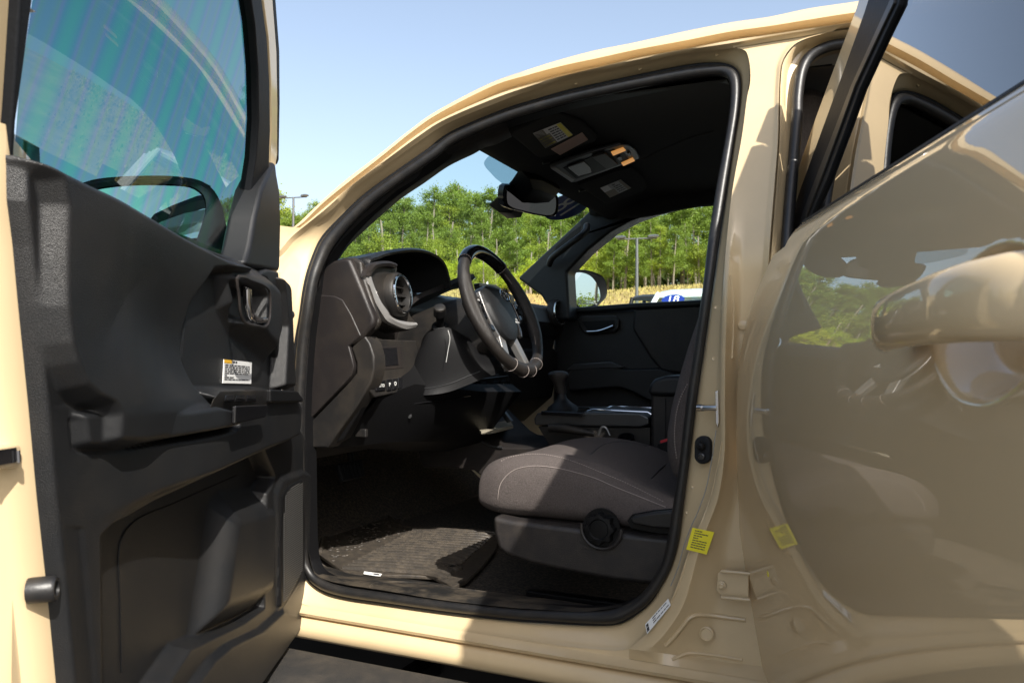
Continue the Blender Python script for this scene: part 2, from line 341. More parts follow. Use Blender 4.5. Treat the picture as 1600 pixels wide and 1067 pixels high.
# rocker: one long profile
zF = hS(700, 983, .012).z; zG = hY(700, 1000, 0).z; zB = hY(700, 1037, 0).z
prof = [(.012, zF+.001), (.004, zF-.004), (-.010, zF-.009), (-.012, zG+.010), (-.008, zG+.003), (.004, zG+.001), (.004, zG-.002), (-.012, zG-.005), (-.022, zG-.018), (-.022, zB+.012), (-.012, zB+.003), (.004, zB)]
shell.loft([[Vector((x, y, z)) for x in np.linspace(-1.3, 1.45, 24)] for y, z in prof])
MB().loft([[Vector((x, y, z)) for x in (-1.3, 0, 1.45)] for y, z in ((.003, zB+.001), (.05, zB-.004), (.10, zB-.03), (.12, .22), (1.7, .22))]).build('underbody', M['black'], truck, smooth=False)
for sx in (0,):
    z0 = zF+.001
    fl = [p for p in r_f if p.z < zF+.012]
# cowl, fender and bonnet ahead of the cabin, cab back and bed behind
shell.loft([[Vector((x, y, z)) for (y, z) in ((0., .42), (-.01, .75), (0., 1.02), (.06, 1.14), (.5, 1.20), (.9, 1.21), (1.3, 1.20), (1.74, 1.14), (1.8, 1.02), (1.81, .75), (1.8, .42))] for x in (-1.32, -1.7, -2.1, -2.5)])
shell.loft([[Vector((x, y, z)) for (y, z) in ((.10, .45), (.0, 1.15), (.05, 1.19))] for x in (1.25, 1.6)])
shell.loft([[Vector((1.36, y, z)) for y in (.12, .9, 1.68)] for z in (.45, 1.0, 1.20)])
shell.loft([[Vector((x, 1.8+yy, z)) for x in (-1.32, 1.4)] for yy, z in ((-.02, .40), (.01, .75), (0, 1.15))])
o_shell = shell.build('body_shell', M['jamb'], truck, sharp=50)
o_roof = roof.build('roof', M['paint'], truck)

# door opening weatherstrip: a bulb seal right round the opening
mid = [hS(s[0][0]*.55+s[1][0]*.45, s[0][1]*.55+s[1][1]*.45, .046) for s in ST]
P = mid[-2:]+mid+mid[:3]; c = spl_st(P, PER)[2*PER:2*PER+len(ST)*PER]
wd = []
for k in range(len(c)):
    i = k/PER; a = ST[int(i)]; b = ST[(int(i)+1) % len(ST)]; t = i-int(i)
    w1 = (hS(*a[0], .06)-hS(*a[1], .05)).length; w2 = (hS(*b[0], .06)-hS(*b[1], .05)).length; wd.append((w1*(1-t)+w2*t)*.37)
seal = MB().tube(c, wd, seg=14, closed=True).build('door_seal', M['rubber'], truck)
lip = [p.lerp(q, .35)+Vector((0, -.004, 0)) for p, q in zip(r_so, c)]
MB().tube(lip, [x*.38 for x in wd], seg=8, closed=True).build('seal_lip', M['rubber2'], seal)
# rear opening seal
rs = spl_st([hS(x+3, y+2, .038) for x, y in RS], 6)
MB().tube(rs, .0105, seg=10).build('rear_door_seal', M['rubber'], truck)
# unlit rear cabin lining behind the rear opening
lin = MB(); lin.box((.75, .98, 1.1), (.02, 1.5, 1.1)).box((1.05, .9, .5), (.7, 1.7, .04))
lin.build('rear_cab_lining', M['headliner'], truck, smooth=False)

# ---- details on the B-pillar and jambs
def disc(name, c, ax, prof, m, parent, seg=24): return MB().lathe(prof, c, ax, seg).build(name, m, parent, sharp=30)
st = hS(1121, 637, .010)
k = MB(); k.slab([hS(1117, 612, .006), hS(1122, 610, .006), hS(1123, 660, .006), hS(1121, 668, .006), hS(1118, 660, .006)], (-.3, -1, 0), .004)
strk = k.build('striker', M['chrome'], truck, bevel=.001)
pin = hS(1093, 637, .018)
MB().tube([st+V(0, -.004, 0), st.lerp(pin, .5)+V(0, -.006, 0), pin], .0048, seg=12).build('striker_pin', M['steel'], strk)
MB().tube([st.lerp(pin, .78)+V(0, -.004, 0), pin+V(-.002, 0, 0)], .0062, seg=12).build('striker_head', M['steel'], strk)
sw = [hS(1097+13*math.cos(a), 703+(13 if math.sin(a) > 0 else -13)*abs(math.sin(a))+ (9 if math.sin(a) > 0 else -9), .020) for a in np.linspace(0, 2*math.pi, 28, endpoint=False)]
jsw = slab('courtesy_switch', sw, (-.25, -1, 0), .012, M['rubber2'], truck, .003)
disc('switch_plunger', hS(1096, 697, .016), (-.2, -1, 0), [(.008, 0), (.008, .003), (.006, .008), (.003, .010), (0, .010)], M['black'], jsw)
disc('switch_screw', hS(1096, 713, .016), (-.2, -1, 0), [(.006, 0), (.006, .002), (.0045, .003), (.0035, .001), (0, .001)], M['darksilver'], jsw)
for (x, y) in ((453, 492), (447, 575)):
    b = disc('door_bumper', hS(x, y, .0), (.35, -1, 0), [(.011, 0), (.011, .004), (.0085, .006), (.0065, .003), (0, .003)], M['rubber2'], truck)
    disc('bumper_pin', hS(x, y, -.004), (.35, -1, 0), [(.003, 0), (.003, .003), (0, .0035)], M['black'], b)
def card(name, c4, m, parent, nrm, rows=(), th=.0008, inkm='ink', cols=((0, 1),)):
    """flat printed label: corners tl,tr,br,bl; rows of (v0, v1, u0, u1, material)"""
    o = MB().slab(c4, nrm, th).build(name, M[m], parent, smooth=False); n = Vector(nrm).normalized()*.0005
    def q(u, v): return c4[0].lerp(c4[1], u).lerp(c4[3].lerp(c4[2], u), v)+n
    by = {}
    for v0, v1, u0, u1, mm in rows: by.setdefault(mm, []).append((v0, v1, u0, u1))
    for mm, L in by.items():
        b = MB()
        for v0, v1, u0, u1 in L: b.add([q(u0, v0), q(u1, v0), q(u1, v1), q(u0, v1)], [(0, 1, 2, 3)])
        b.build('printing', M[mm], o, smooth=False)
    return o
rnd = random.Random(3)
def lines(v0, v1, n, u0=.08, u1=.92, m='ink', fill=.45):
    out = []
    for i in range(n):
        a = v0+(v1-v0)*i/n; h = (v1-v0)/n*fill; u = u0
        while u < u1-.03:
            wdt = rnd.uniform(.05, .16); e = min(u+wdt, u1); out.append((a, a+h, u, e, m)); u = e+.02
            if rnd.random() < .07: break
    return out
c4 = [hS(1082, 824, -.006), hS(1116, 831, .0), hS(1104, 866, -.002), hS(1072, 858, -.008)]
card('warning_label', c4, 'yellow', truck, (-.2, -1, .1), lines(.08, .92, 8, .16, .84, fill=.4))
c4 = [hS(1008, 975, .0), hS(1044, 935, .004), hS(1048, 945, .0), hS(1011, 990, -.004)]
card('tyre_label', c4, 'white', truck, (-.2, -1, .3), lines(.15, .9, 3, .3, .95)+[(.15, .45, .03, .12, 'ink'), (.5, .9, .03, .12, 'ink')])
sl_ = spl_st([hS(*p, .010) for p in ((1119, 672), (1112, 720), (1104, 760), (1096, 785), (1088, 805), (1080, 822), (1068, 855), (1060, 885), (1048, 915))], 6)
MB().tube(sl_, .0016, seg=6, flat=.5).build('seam_sealer', M['foam'], truck)
# hinge plate low on the pillar
hg = MB()
hg.slab([hS(1121, 896, .010), hS(1128, 890, .010), hS(1170, 896, .012), hS(1170, 938, .012), hS(1128, 932, .010), hS(1119, 922, .010)], (0, -1, 0), .008)
hgo = hg.build('hinge_plate', M['jamb'], truck, bevel=.002)
for y0, y1 in ((890, 896), (931, 938)):
    MB().tube([hS(1127, y0+2, .004), hS(1150, y0+4, .0), hS(1172, y0+6, .004)], .0030, seg=10).build('hinge_rib', M['jamb'], hgo)
disc('hinge_bolt', hS(1128, 914, .008), (0, -1, 0), [(.0075, 0), (.0075, .003), (.005, .0035), (.005, .007), (.003, .008), (0, .0075)], M['jamb'], hgo, 20)
# pressed relief on the pillar foot
from mathutils.bvhtree import BVHTree
_sb = BVHTree.FromPolygons([v.co.copy() for v in o_shell.data.vertices], [tuple(p.vertices) for p in o_shell.data.polygons])
def onS(x, y, l=0.):
    d = Vector(ray(x, y)).normalized(); r = _sb.ray_cast(Vector(CAM), d); return (r[0]-d*l) if r[0] is not None else hS(x, y, .02)
for nm_, pts_, rd_ in (('pressed_rib', ((1040, 1008), (1055, 992), (1068, 976), (1076, 966), (1086, 961), (1110, 961), (1140, 965), (1165, 968)), .0055), ('pressed_rib', ((1050, 1030), (1075, 1020), (1110, 1022), (1160, 1030)), .004), ('pinch_weld', ((1128, 690), (1120, 735), (1110, 778), (1092, 826), (1075, 868), (1063, 905), (1048, 942)), .0022), ('pressed_rib', ((1141, 430), (1146, 470), (1146, 520), (1144, 560)), .003)):
    MB().tube(catmull([onS(*p) for p in pts_], 50), rd_, seg=10, flat=.8).build(nm_, M['jamb'], truck)
for x_, y_ in ((1089, 700), (1083, 760), (1074, 800), (1115, 560), (1119, 480), (1120, 86), (1000, 108), (900, 131)):
    MB().lathe([(.0032, -.001), (.0030, .0006), (.0018, .0002), (0, .0002)], onS(x_, y_, .0002), (0, -1, 0), 14).build('spot_weld', M['jamb'], truck)
disc('drain_plug', hS(1104, 990, .030), (0, -1, .1), [(.013, -.004), (.013, .002), (.011, .003), (.009, .001), (0, .001)], M['jamb'], truck)
cfix = hS(1163, 510, .035)
disc('pillar_bolt', hS(1161, 508, .036), (0, -1, 0), [(.008, -.004), (.008, .003), (.004, .004), (0, .004)], M['jamb'], truck)

# running board
rbz = hY(447, 1009, -.07).z; x0 = hY(447, 1009, -.07).x
k = MB(); P2 = [(-.07, rbz), (-.20, rbz-.004), (-.235, rbz-.030), (-.22, rbz-.075), (-.09, rbz-.085), (-.07, rbz-.06)]
k.loft([[Vector((x, y, z)) for y, z in P2] for x in (x0, x0+.5, x0+1.2, x0+2.2)], cu=True, cap=True)
rbo = k.build('running_board', M['board'], truck, bevel=.008, bseg=3)
k = MB(); k.loft([[Vector((x, y, z)) for y, z in ((-.075, rbz-.004), (-.20, rbz-.008), (-.23, rbz-.035), (-.21, rbz-.085), (-.09, rbz-.085))] for x in (x0-.035, x0-.002)], cu=True, cap=True)
k.build('board_end_cap', M['black'], rbo, bevel=.01)
for q_ in (.25, 1.2): MB().box((x0+q_, .02, rbz-.06), (.05, .2, .03)).build('board_bracket', M['black'], rbo, smooth=False)

# ================================================================== CABIN
from mathutils.bvhtree import BVHTree
def bvh(o):
    dg = bpy.context.evaluated_depsgraph_get(); bpy.context.view_layer.update(); e = o.evaluated_get(dg); me = e.to_mesh()
    b = BVHTree.FromPolygons([v.co.copy() for v in me.vertices], [tuple(p.vertices) for p in me.polygons]); e.to_mesh_clear(); return b
def on(b, px, py, lift=.0015):
    d = Vector(ray(px, py)).normalized(); r = b.ray_cast(Vector(CAM), d)
    return None if r[0] is None else r[0]-d*lift
def seamline(name, b, pts, m, parent, rad=.0011, n=60, dashed=False):
    P = [on(b, *p) for p in pts]; P = [p for p in P if p is not None]
    if len(P) < 3: return
    c = catmull(P, n); k = MB()
    if dashed:
        for i in range(0, n-2, 2): k.tube([c[i], c[i+1]], rad, seg=5)
    else: k.tube(c, rad, seg=6)
    return k.build(name, m, parent)

# windshield
def wsx(y): return .07*((y-.9)/.8)**2
wt = [V(-.60+wsx(y), y, 1.578) for y in np.linspace(.24, 1.56, 17)]; wb = [V(-1.52+.22*((y-.9)/.8)**2, y, 1.10) for y in np.linspace(.20, 1.60, 17)]
wsn = V(-.48, 0, .88).normalized()
wo = MB().loft([[a.lerp(b, t)+wsn*(.03*math.sin(math.pi*t)) for a, b in zip(wt, wb)] for t in np.linspace(0, 1, 7)]).build('windshield', M['wind'], truck)
wbv = bvh(wo)
# tinted film patch by the mirror and the oval 18 decal on the glass
fp = catmull([on(wbv, *p, lift=.006) for p in ((757, 252), (776, 236), (800, 236), (826, 262), (812, 284), (795, 292), (781, 284), (768, 272))], 40, True)
MB().add(fp, [tuple(range(40))]).build('shade_film', M['tint'], wo, smooth=False)
cc = on(wbv, 886, 323, lift=.004); r_ = V(0, -1, 0); u_ = V(.46*1.9, 0, .46).normalized(); n_ = r_.cross(u_)
el_ = MB().slab([cc+r_*(.135*math.cos(a))+u_*(.082*math.sin(a)) for a in np.linspace(0, 2*math.pi, 48, endpoint=False)], n_, .001).build('oval_decal', M['navy'], wo, smooth=False)
for s_ in (1, -1): text('decal_number', '18', cc+n_*(.0015*s_), r_, u_, .155, M['white'], el_, .0004)
rg = MB().tube([cc+n_*.001+r_*(.128*math.cos(a))+u_*(.075*math.sin(a)) for a in np.linspace(0, 2*math.pi, 48, endpoint=False)], .002, seg=5, closed=True).build('decal_ring', M['white'], el_)

# driver's A-pillar trim
ED = [(520, 418), (524, 410), (531, 403), (546, 383), (568, 362), (589, 343), (625, 312), (662, 287), (701, 260), (740, 241), (757, 231), (775, 226), (800, 214)]
SI = [(497, 452), (501, 432), (510, 408), (524, 384), (548, 355), (575, 328), (610, 299), (650, 270), (690, 238), (725, 218), (742, 210), (760, 202), (790, 191)]
e_ = [hS(*p, .17) for p in ED]; s_ = [hS(*p, .072) for p in SI]
def bl(a, b, t, o): return [p.lerp(q, t)+V(.35, -.9, -.2).normalized()*o for p, q in zip(a, b)]
rg = [bl(s_, e_, t, o) for t, o in ((0, 0), (.12, .006), (.4, .014), (.47, .011), (.53, .014), (.8, .012), (.95, .004), (1, 0))]+[[p+V(-.03, .01, .01) for p in e_]]
MB().loft([spl_st(r, 5) for r in rg]).build('pillar_trim', M['plastic'], truck)

# headliner
def hz(x, y):
    a = (y-.9)/.66; f = max(0, min(1, (x+.62)/.22)); f = f*f*(3-2*f)
    return 1.548+.066*f-.045*abs(a)**3-.02*max(0, x-.2)
hl = MB(); ys = np.linspace(.20, 1.60, 41); xs = list(np.linspace(0, 1, 40))
def hx0(y): return -.628+.055*((y-.95)/.62)**2
G = [[V(hx0(y)+(.95-hx0(y))*t**1.4, y, hz(hx0(y)+(.95-hx0(y))*t**1.4, y)) for y in ys] for t in xs]
front = [[V(hx0(y)-.02, y, hz(hx0(y), y)+.002) for y in ys], [V(hx0(y)-.035, y, hz(hx0(y), y)+.014) for y in ys]]
hl.loft(front[::-1]+G)
hlo = hl.build('headliner', M['headliner'], truck); hb = bvh(hlo)
# driver's upper side rail lining down to the seal
rl = [hS(*p, .078) for p in ((742, 208), (790, 190), (840, 175), (895, 160), (948, 149), (1002, 139), (1075, 127), (1128, 122), (1160, 118), (1300, 100))]
MB().loft([spl_st(rl, 5), spl_st([p+V(0, .03, .004) for p in rl], 5), spl_st([V(p.x, .26, max(hz(p.x, .26), p.z-.01)+.004) for p in rl], 5)]).build('rail_lining', M['headliner'], truck)
# passenger side rail, far pillar trim
PT = [(927, 323), (897, 352), (872, 375), (847, 398), (826, 418), (808, 435)]; PW = [(1114, 312), (1060, 321), (1025, 330), (989, 343), (954, 362), (918, 391), (888, 419)]
kk = MB(); kk.slab([hY(*p, 1.50) for p in PT]+[hY(*p, 1.50) for p in ((845, 462), (868, 500), (890, 500), (886, 425))]+[hY(*p, 1.50) for p in PW[::-1][1:]]+[hY(1120, 300, 1.50), hY(1000, 325, 1.50), hY(940, 320, 1.50)], (0, -1, 0), .10)
ap = kk.build('far_pillar_trim', M['soft'], truck, bevel=.018, bseg=4)
rail = [hY(x, y, 1.49) for x, y in ((925, 322), (960, 325), (1000, 326), (1060, 314), (1114, 305), (1180, 296))]
MB().tube(catmull(rail, 30), .035, seg=12).build('far_rail_trim', M['headliner'], truck)
h = [hY(x, y, 1.47-dy) for x, y, dy in ((858, 414, 0), (862, 404, .02), (876, 392, .045), (892, 380, .05), (906, 370, .045), (916, 360, .02), (917, 352, 0))]
MB().tube(catmull(h, 30), .0125, seg=12).build('grab_handle', M['plastic'], ap)
MB().slab([hY(x, y, 1.495) for x, y in ((868, 386), (892, 364), (908, 352), (904, 372), (884, 392), (872, 398))], (0, -1, 0), .004).build('handle_recess', M['black'], ap, bevel=.001)

# ---- passenger door
pd = MB(); pd.box((-.36, 1.67, .82), (1.04, .08, .74)).build('passenger_door', M['soft'], truck, bevel=.02, bseg=3)
pdo = bpy.data.objects['passenger_door']
tb = [hY(x, y, 1.60) for x, y in ((880, 487), (989, 479), (1095, 474), (1200, 467))]
MB().tube(tb, .013, seg=10).build('belt_trim', M['soft'], pdo)
slab('door_bolster', [hY(x, y, 1.60) for x, y in ((990, 482), (1095, 476), (1130, 476), (1130, 586), (1075, 585), (1034, 581), (1015, 558), (988, 515))], (0, -1, 0), .05, M['dash'], pdo, .012, 3)
slab('door_armrest', [hY(x, y, 1.56) for x, y in ((884, 592), (893, 574), (954, 569), (975, 576), (1030, 575), (1075, 590), (1130, 592), (1130, 625), (1040, 640), (985, 612), (965, 606), (888, 612))], (0, -1, 0), .08, M['soft'], pdo, .010, 3)
slab('armrest_trim', [hY(x, y, 1.555) for x, y in ((885, 578), (896, 569), (954, 565), (974, 573), (965, 576), (950, 575), (898, 578))], (0, -1, 0), .02, M['darksilver'], pdo, .003)
hb_ = slab('handle_bezel', [hY(x, y, 1.605) for x, y in ((902, 498), (908, 494), (960, 493), (967, 500), (967, 512), (960, 519), (918, 523), (908, 516))], (0, -1, 0), .03, M['plastic'], pdo, .006, 3)
slab('handle_cup', [hY(x, y, 1.602) for x, y in ((909, 502), (960, 500), (960, 512), (953, 517), (920, 519))], (0, -1, 0), .01, M['black'], hb_, .002)
MB().tube(catmull([hY(x, y, 1.592) for x, y in ((914, 518), (935, 517), (948, 513), (958, 509))], 14), [.003]*6+[.0045]*8, seg=8).build('inside_handle', M['chrome'], hb_)
gq = [V(-.90, 1.665, 1.18), V(.2, 1.665, 1.18), V(.2, 1.53, 1.60), V(-.48, 1.53, 1.60), V(-.82, 1.66, 1.20)]
MB().add(gq, [(0, 1, 2, 3)]).build('passenger_window', M['side'], pdo, smooth=False)
# window front quarter panel
slab('mirror_sail', [hY(x, y, 1.64) for x, y in ((868, 500), (868, 430), (884, 418), (884, 486), (884, 500))], (0, -1, 0), .02, M['black'], pdo, .002)
# passenger door mirror
mc = hY(914, 450, 1.80); mn = V(.92, -.38, .02).normalized()
def mp(x, y, d=0): return hp(x, y, mc+mn*d, mn)
ho = catmull([mp(x, y) for x, y in ((884, 424), (897, 421.5), (915, 422), (930, 426), (942, 433), (947, 446), (947.5, 462), (938, 474), (930, 480), (912, 483), (900, 483), (891, 478), (886, 455))], 48, True)
ctr = sum(ho, V(0, 0, 0))/48
k = MB(); k.loft([[p.lerp(ctr, .10)+mn*.001 for p in ho], [p.lerp(ctr, .03)+mn*.006 for p in ho], ho, [p-mn*.02 for p in ho], [p.lerp(ctr, .15)-mn*.06 for p in ho], [p.lerp(ctr, .6)-mn*.09 for p in ho]], cu=True, cap=True)
pm = k.build('passenger_mirror', M['black'], truck)
gl_ = catmull([mp(x, y, .003) for x, y in ((890, 429), (898, 426.5), (908, 426), (922, 431), (931, 441), (937, 455), (937, 468), (928, 476), (915, 479), (905, 479), (898, 470), (893, 450))], 40, True)
MB().slab(gl_, mn, .001).build('mirror_glass', M['mirror'], pm, smooth=False)
text('mirror_caution', 'OBJECTS IN MIRROR ARE\nCLOSER THAN THEY APPEAR', mp(917, 472.5, .004), V(.38, .92, 0), V(0, 0, 1), .010, M['grey'], pm, .0002)
k = MB().tube([mp(890, 482, -.03), hY(880, 492, 1.68)], .02, seg=10).build('mirror_arm', M['black'], pm)

# ---- driver's side lining, floor, firewall
k = MB(); k.box((-.55, .9, .415), (1.9, 1.64, .02)); fl = k.build('floor_pan', M['carpet'], truck, smooth=False)
k = MB(); k.loft([[V(x, y, z) for y in (.12, 1.7)] for x, z in ((-1.18, .425), (-1.42, .62), (-1.46, 1.12))]).build('firewall', M['carpet'], truck, smooth=False)
far = [V(-.98, .16, .51)]+[hY(x, y, .11) if False else hZ(x, y, .472) for x, y in ((500, 880), (522, 888), (554, 898), (599, 901), (671, 909), (724, 919), (820, 932), (870, 938), (950, 950), (985, 952))]
nearp = [hS(x, y, .07) for x, y in ((482, 862), (490, 893), (505, 904), (540, 913), (600, 922), (671, 934), (724, 941), (800, 949), (860, 953), (915, 955), (970, 948))]
far = [hZ(484, 845, .49)]+far[1:]
k = MB(); k.loft([spl_st(nearp, 5), spl_st([a.lerp(b, .15)+V(0, 0, .006) for a, b in zip(nearp, far)], 5), spl_st([a.lerp(b, .9)+V(0, 0, .004) for a, b in zip(nearp, far)], 5), spl_st(far, 5), spl_st([p+V(0, .01, -.06) for p in far], 5)])
sc = k.build('sill_scuff_plate', M['sill'], truck); sb = bvh(sc)
seamline('scuff_emboss', sb, ((576, 917), (582, 912), (600, 909), (640, 909), (700, 917), (760, 924), (820, 929)), M['sill'], sc, .0013, 50)
seamline('scuff_groove', sb, ((494, 895), (500, 884), (507, 889)), M['black'], sc, .001, 20)
# kick panel ahead of the door
k = MB(); kp = [(478, 690), (484, 640), (484, 560), (496, 480), (504, 440)]
k.loft([[hS(x-4, y, .07) for x, y in ((486, 888), (480, 850), (478, 740), (477, 640), (483, 540), (490, 480), (498, 440))], [hS(x, y, .10) for x, y in ((486, 888), (480, 850), (478, 740), (477, 640), (483, 540), (490, 480), (498, 440))], [V(-1.35, .14, hS(x, y, .07).z) for x, y in ((486, 888), (480, 850), (478, 740), (477, 640), (483, 540), (490, 480), (498, 440))]])
k.build('kick_panel', M['plastic'], truck)
# pedals
pb = hY(548, 732, .52)
ped = MB(); ped.slab([pb+V(.0, -.06, .022), pb+V(.0, .06, .022), pb+V(.015, .055, -.028), pb+V(.015, -.055, -.028)], (1, 0, .4), .016); po = ped.build('brake_pedal', M['rubber2'], truck, bevel=.005)
k = MB()
for i in range(6):
    y = -.045+.018*i; k.tube([pb+V(.003, y, .017), pb+V(.016, y, -.022)], .0028, seg=6)
k.build('pedal_ribs', M['rubber2'], po)
MB().tube([pb+V(-.01, .02, .01), pb+V(-.05, .02, .2), pb+V(-.1, .02, .34)], .009, seg=8).build('pedal_arm', M['black'], po)
dp = [hY(x, y, .2) for x, y in ((478, 800), (496, 808), (500, 850), (480, 865))]
d_ = slab('foot_rest', [V(-1.16, .16, .50), V(-1.16, .26, .50), V(-.99, .26, .435), V(-.99, .16, .435)], (.4, 0, 1), .02, M['mat_rub'], truck, .006)
k = MB()
for i in range(5): k.tube([V(-1.15, .17+.02*i, .498), V(-1.0, .17+.02*i, .442)], .004, seg=6)
k.build('foot_rest_ribs', M['mat_rub'], d_)

# ================================================================== DASHBOARD
dash = MB()
sec = [(-1.46, 1.08), (-1.3, 1.15), (-1.05, 1.185), (-.90, 1.19), (-.855, 1.175), (-.835, 1.13), (-.86, 1.02), (-.87, .97), (-.84, .94), (-.86, .84), (-.98, .74), (-1.2, .70)]
dash.loft([[V(x, y, z) for x, z in sec] for y in (.16, .5, .8, 1.2, 1.585)], cap=True)
do = dash.build('dashboard', M['dash'], truck, bevel=.008, bseg=3)
slab('end_cap', [hY(x, y, .100) for x, y in ((492, 470), (497, 447), (501, 430), (508, 416), (521, 407), (538, 402), (546, 404), (551, 416), (566, 452), (584, 496), (583, 508), (567, 529), (552, 540), (520, 540), (495, 520))], (0, -1, 0), .03, M['dash'], do, .010, 4)
slab('end_cap_bevel', [hY(x, y, .115) for x, y in ((535, 403), (552, 402), (564, 409), (566, 426), (579, 464), (592, 503), (587, 514), (573, 524), (556, 532))], (0, -1, 0), .018, M['plastic'], do, .007, 3)
sp = slab('side_panel', [hY(x, y, .098) for x, y in ((494, 460), (522, 462), (535, 468), (549, 492), (564, 525), (545, 541), (549, 556), (553, 572), (550, 586), (478, 661), (474, 640), (476, 560), (484, 510))], (0, -1, 0), .03, M['dash'], do, .004, 3)
slab('lower_blade', [hY(x, y, .104) for x, y in ((569, 523), (578, 536), (584, 556), (585, 575), (580, 596), (558, 634), (536, 664), (511, 700), (476, 700), (476, 668), (545, 597), (556, 583), (556, 566), (548, 543))], (0, -1, 0), .05, M['plastic'], do, .006, 3)
slab('blade_return', [hY(x, y, .125) for x, y in ((584, 556), (588, 575), (584, 600), (562, 640), (538, 685), (511, 700), (505, 690), (570, 600))], (0, -1, 0), .03, M['black'], do, .008, 3)
# lower knee panel and column shroud
k = MB(); A = [hY(x, y, .16) for x, y in ((575, 600), (572, 630), (556, 650), (520, 700))]
k.loft([[hY(x, y, .17) for x, y in ((575, 560), (590, 622), (566, 650), (520, 700), (500, 702))], [hY(x, y, .30) for x, y in ((630, 560), (648, 600), (648, 640), (620, 690), (560, 700))], [hY(x, y, .55) for x, y in ((740, 600), (755, 612), (748, 625), (700, 690), (640, 705))], [hY(x, y, .72) for x, y in ((800, 600), (815, 612), (800, 630), (755, 690), (700, 705))]])
k.build('knee_panel', M['black'], do)
# switch block facing the driver
PN = V(.985, .02, .10).normalized(); P0 = hY(612, 575, .22)
def sp_(x, y, d=0): return hp(x, y, P0+PN*d, PN)
sbk = slab('switch_panel', [sp_(x, y) for x, y in ((570, 524), (600, 530), (651, 532), (654, 554), (645, 577), (634, 592), (630, 612), (587, 621), (577, 610), (585, 580), (583, 555))], PN, .10, M['plastic'], truck, .004, 3)
slab('coin_tray', [sp_(x, y, .001) for x, y in ((592, 541), (628, 541), (631, 575), (600, 578))], PN, .004, M['dash'], sbk, .001)
slab('coin_tray_mouth', [sp_(x, y, .0025) for x, y in ((597, 544), (620, 543), (623, 570), (600, 572))], PN, .004, M['gloss'], sbk, .0005)
for (a, b, c_, d_), sym in ((((587, 596), (602, 594), (603, 609), (588, 611)), 'AUTO'), (((604.5, 593), (612, 592), (612.5, 609), (605.5, 610)), 'P'), (((614, 592), (620.5, 591), (621, 607), (614.5, 609)), 'D'), (((622.5, 590), (629, 589), (629.5, 606), (623, 607)), None)):
    q = [sp_(*p, .004) for p in (a, b, c_, d_)]
    bt = slab('push_button', q, PN, .006, M['gloss'], sbk, .0012)
    if sym:
        ce = (q[0]+q[2])/2+PN*.001; text('button_symbol', sym, ce, V(0, 1, 0), V(0, 0, 1), .010 if len(sym) > 1 else .013, M['white'], bt, .0002)
# side vent with its bezel
VN = V(.985, .10, .12).normalized(); VC = hY(618, 461, .27)
def vp(x, y, d=0): return hp(x, y, VC+VN*d, VN)
outl = [(571, 430), (575, 417), (584, 410), (595, 407.5), (612, 409), (619, 412), (622.5, 419), (620, 430), (636, 460), (641, 490), (652, 505), (650, 511), (640, 516), (627, 518), (612, 511), (602, 502), (590, 484), (580, 458)]
vb = slab('vent_bezel', [vp(x, y, -.004) for x, y in outl], VN, .05, M['plastic'], truck, .010, 4)
ot = [vp(x, y, .006) for x, y in ((574, 431), (577, 418), (587, 411), (600, 409), (617, 413))]
silv = [((571, 431), (579, 433)), ((574, 419), (584, 424)), ((582, 411), (590, 418)), ((596, 408), (600, 416)), ((610, 408.5), (610, 416)), ((620, 412), (618, 419)), ]
def band(name, pr, d, m, par, th=.012):
    k = MB(); a = spl_st([vp(*p[0], d) for p in pr], 5); b = spl_st([vp(*p[1], d) for p in pr], 5)
    k.loft([[p-VN*th for p in a], a, [x.lerp(y, .5)+VN*.004 for x, y in zip(a, b)], b, [p-VN*th for p in b]]); return k.build(name, m, par)
band('bezel_cap', silv, .008, M['dash'], vb)
band('bezel_blade', [((571, 430), (578.5, 427)), ((577, 450), (585, 447)), ((587, 473), (595, 470)), ((597, 490), (606, 486)), ((605, 501), (611, 494)), ((618, 508), (622, 500)), ((635, 514), (638, 503)), ((650, 511), (651, 504))], .006, M['silver'], vb)
def vent(c, n, r, par, big=True):
    k = MB().lathe([(r*1.18, -.02), (r*1.18, .0), (r*1.10, .006), (r*.98, .008), (r*.92, .002), (r*.90, -.03)], c, n, 40).build('vent_ring', M['plastic'], par)
    MB().lathe([(r*1.04, .0075), (r*1.02, .0112), (r*.945, .0112), (r*.925, .007)], c, n, 40).build('chrome_ring', M['chrome'], k)
    MB().lathe([(r*.95, -.028), (0.0001, -.03)], c, n, 32).build('vent_throat', M['gloss'], k)
    u = V(0, 0, 1); u = (u-n*u.dot(n)).normalized(); s = n.cross(u)
    for i in (-1, 0, 1):
        h_ = r*.46*i; wd_ = math.sqrt(max(0, (r*.9)**2-h_**2))
        b = MB().slab([c+u*(h_-.0015)+s*wd_-n*.004, c+u*(h_-.0015)-s*wd_-n*.004, c+u*(h_-.001)-s*wd_-n*.022, c+u*(h_-.001)+s*wd_-n*.022], u, .003).build('louvre', M['plastic'], k, bevel=.0008)
    MB().slab([c+s*.002+u*r*.85-n*.008, c-s*.002+u*r*.85-n*.008, c-s*.002-u*r*.85-n*.008, c+s*.002-u*r*.85-n*.008], n, .012).build('louvre', M['plastic'], k)
    return k
vent(VC+VN*.012, VN, .047, vb)
vent(hX(872, 489, -.80), V(.97, -.12, .12).normalized(), .046, truck)
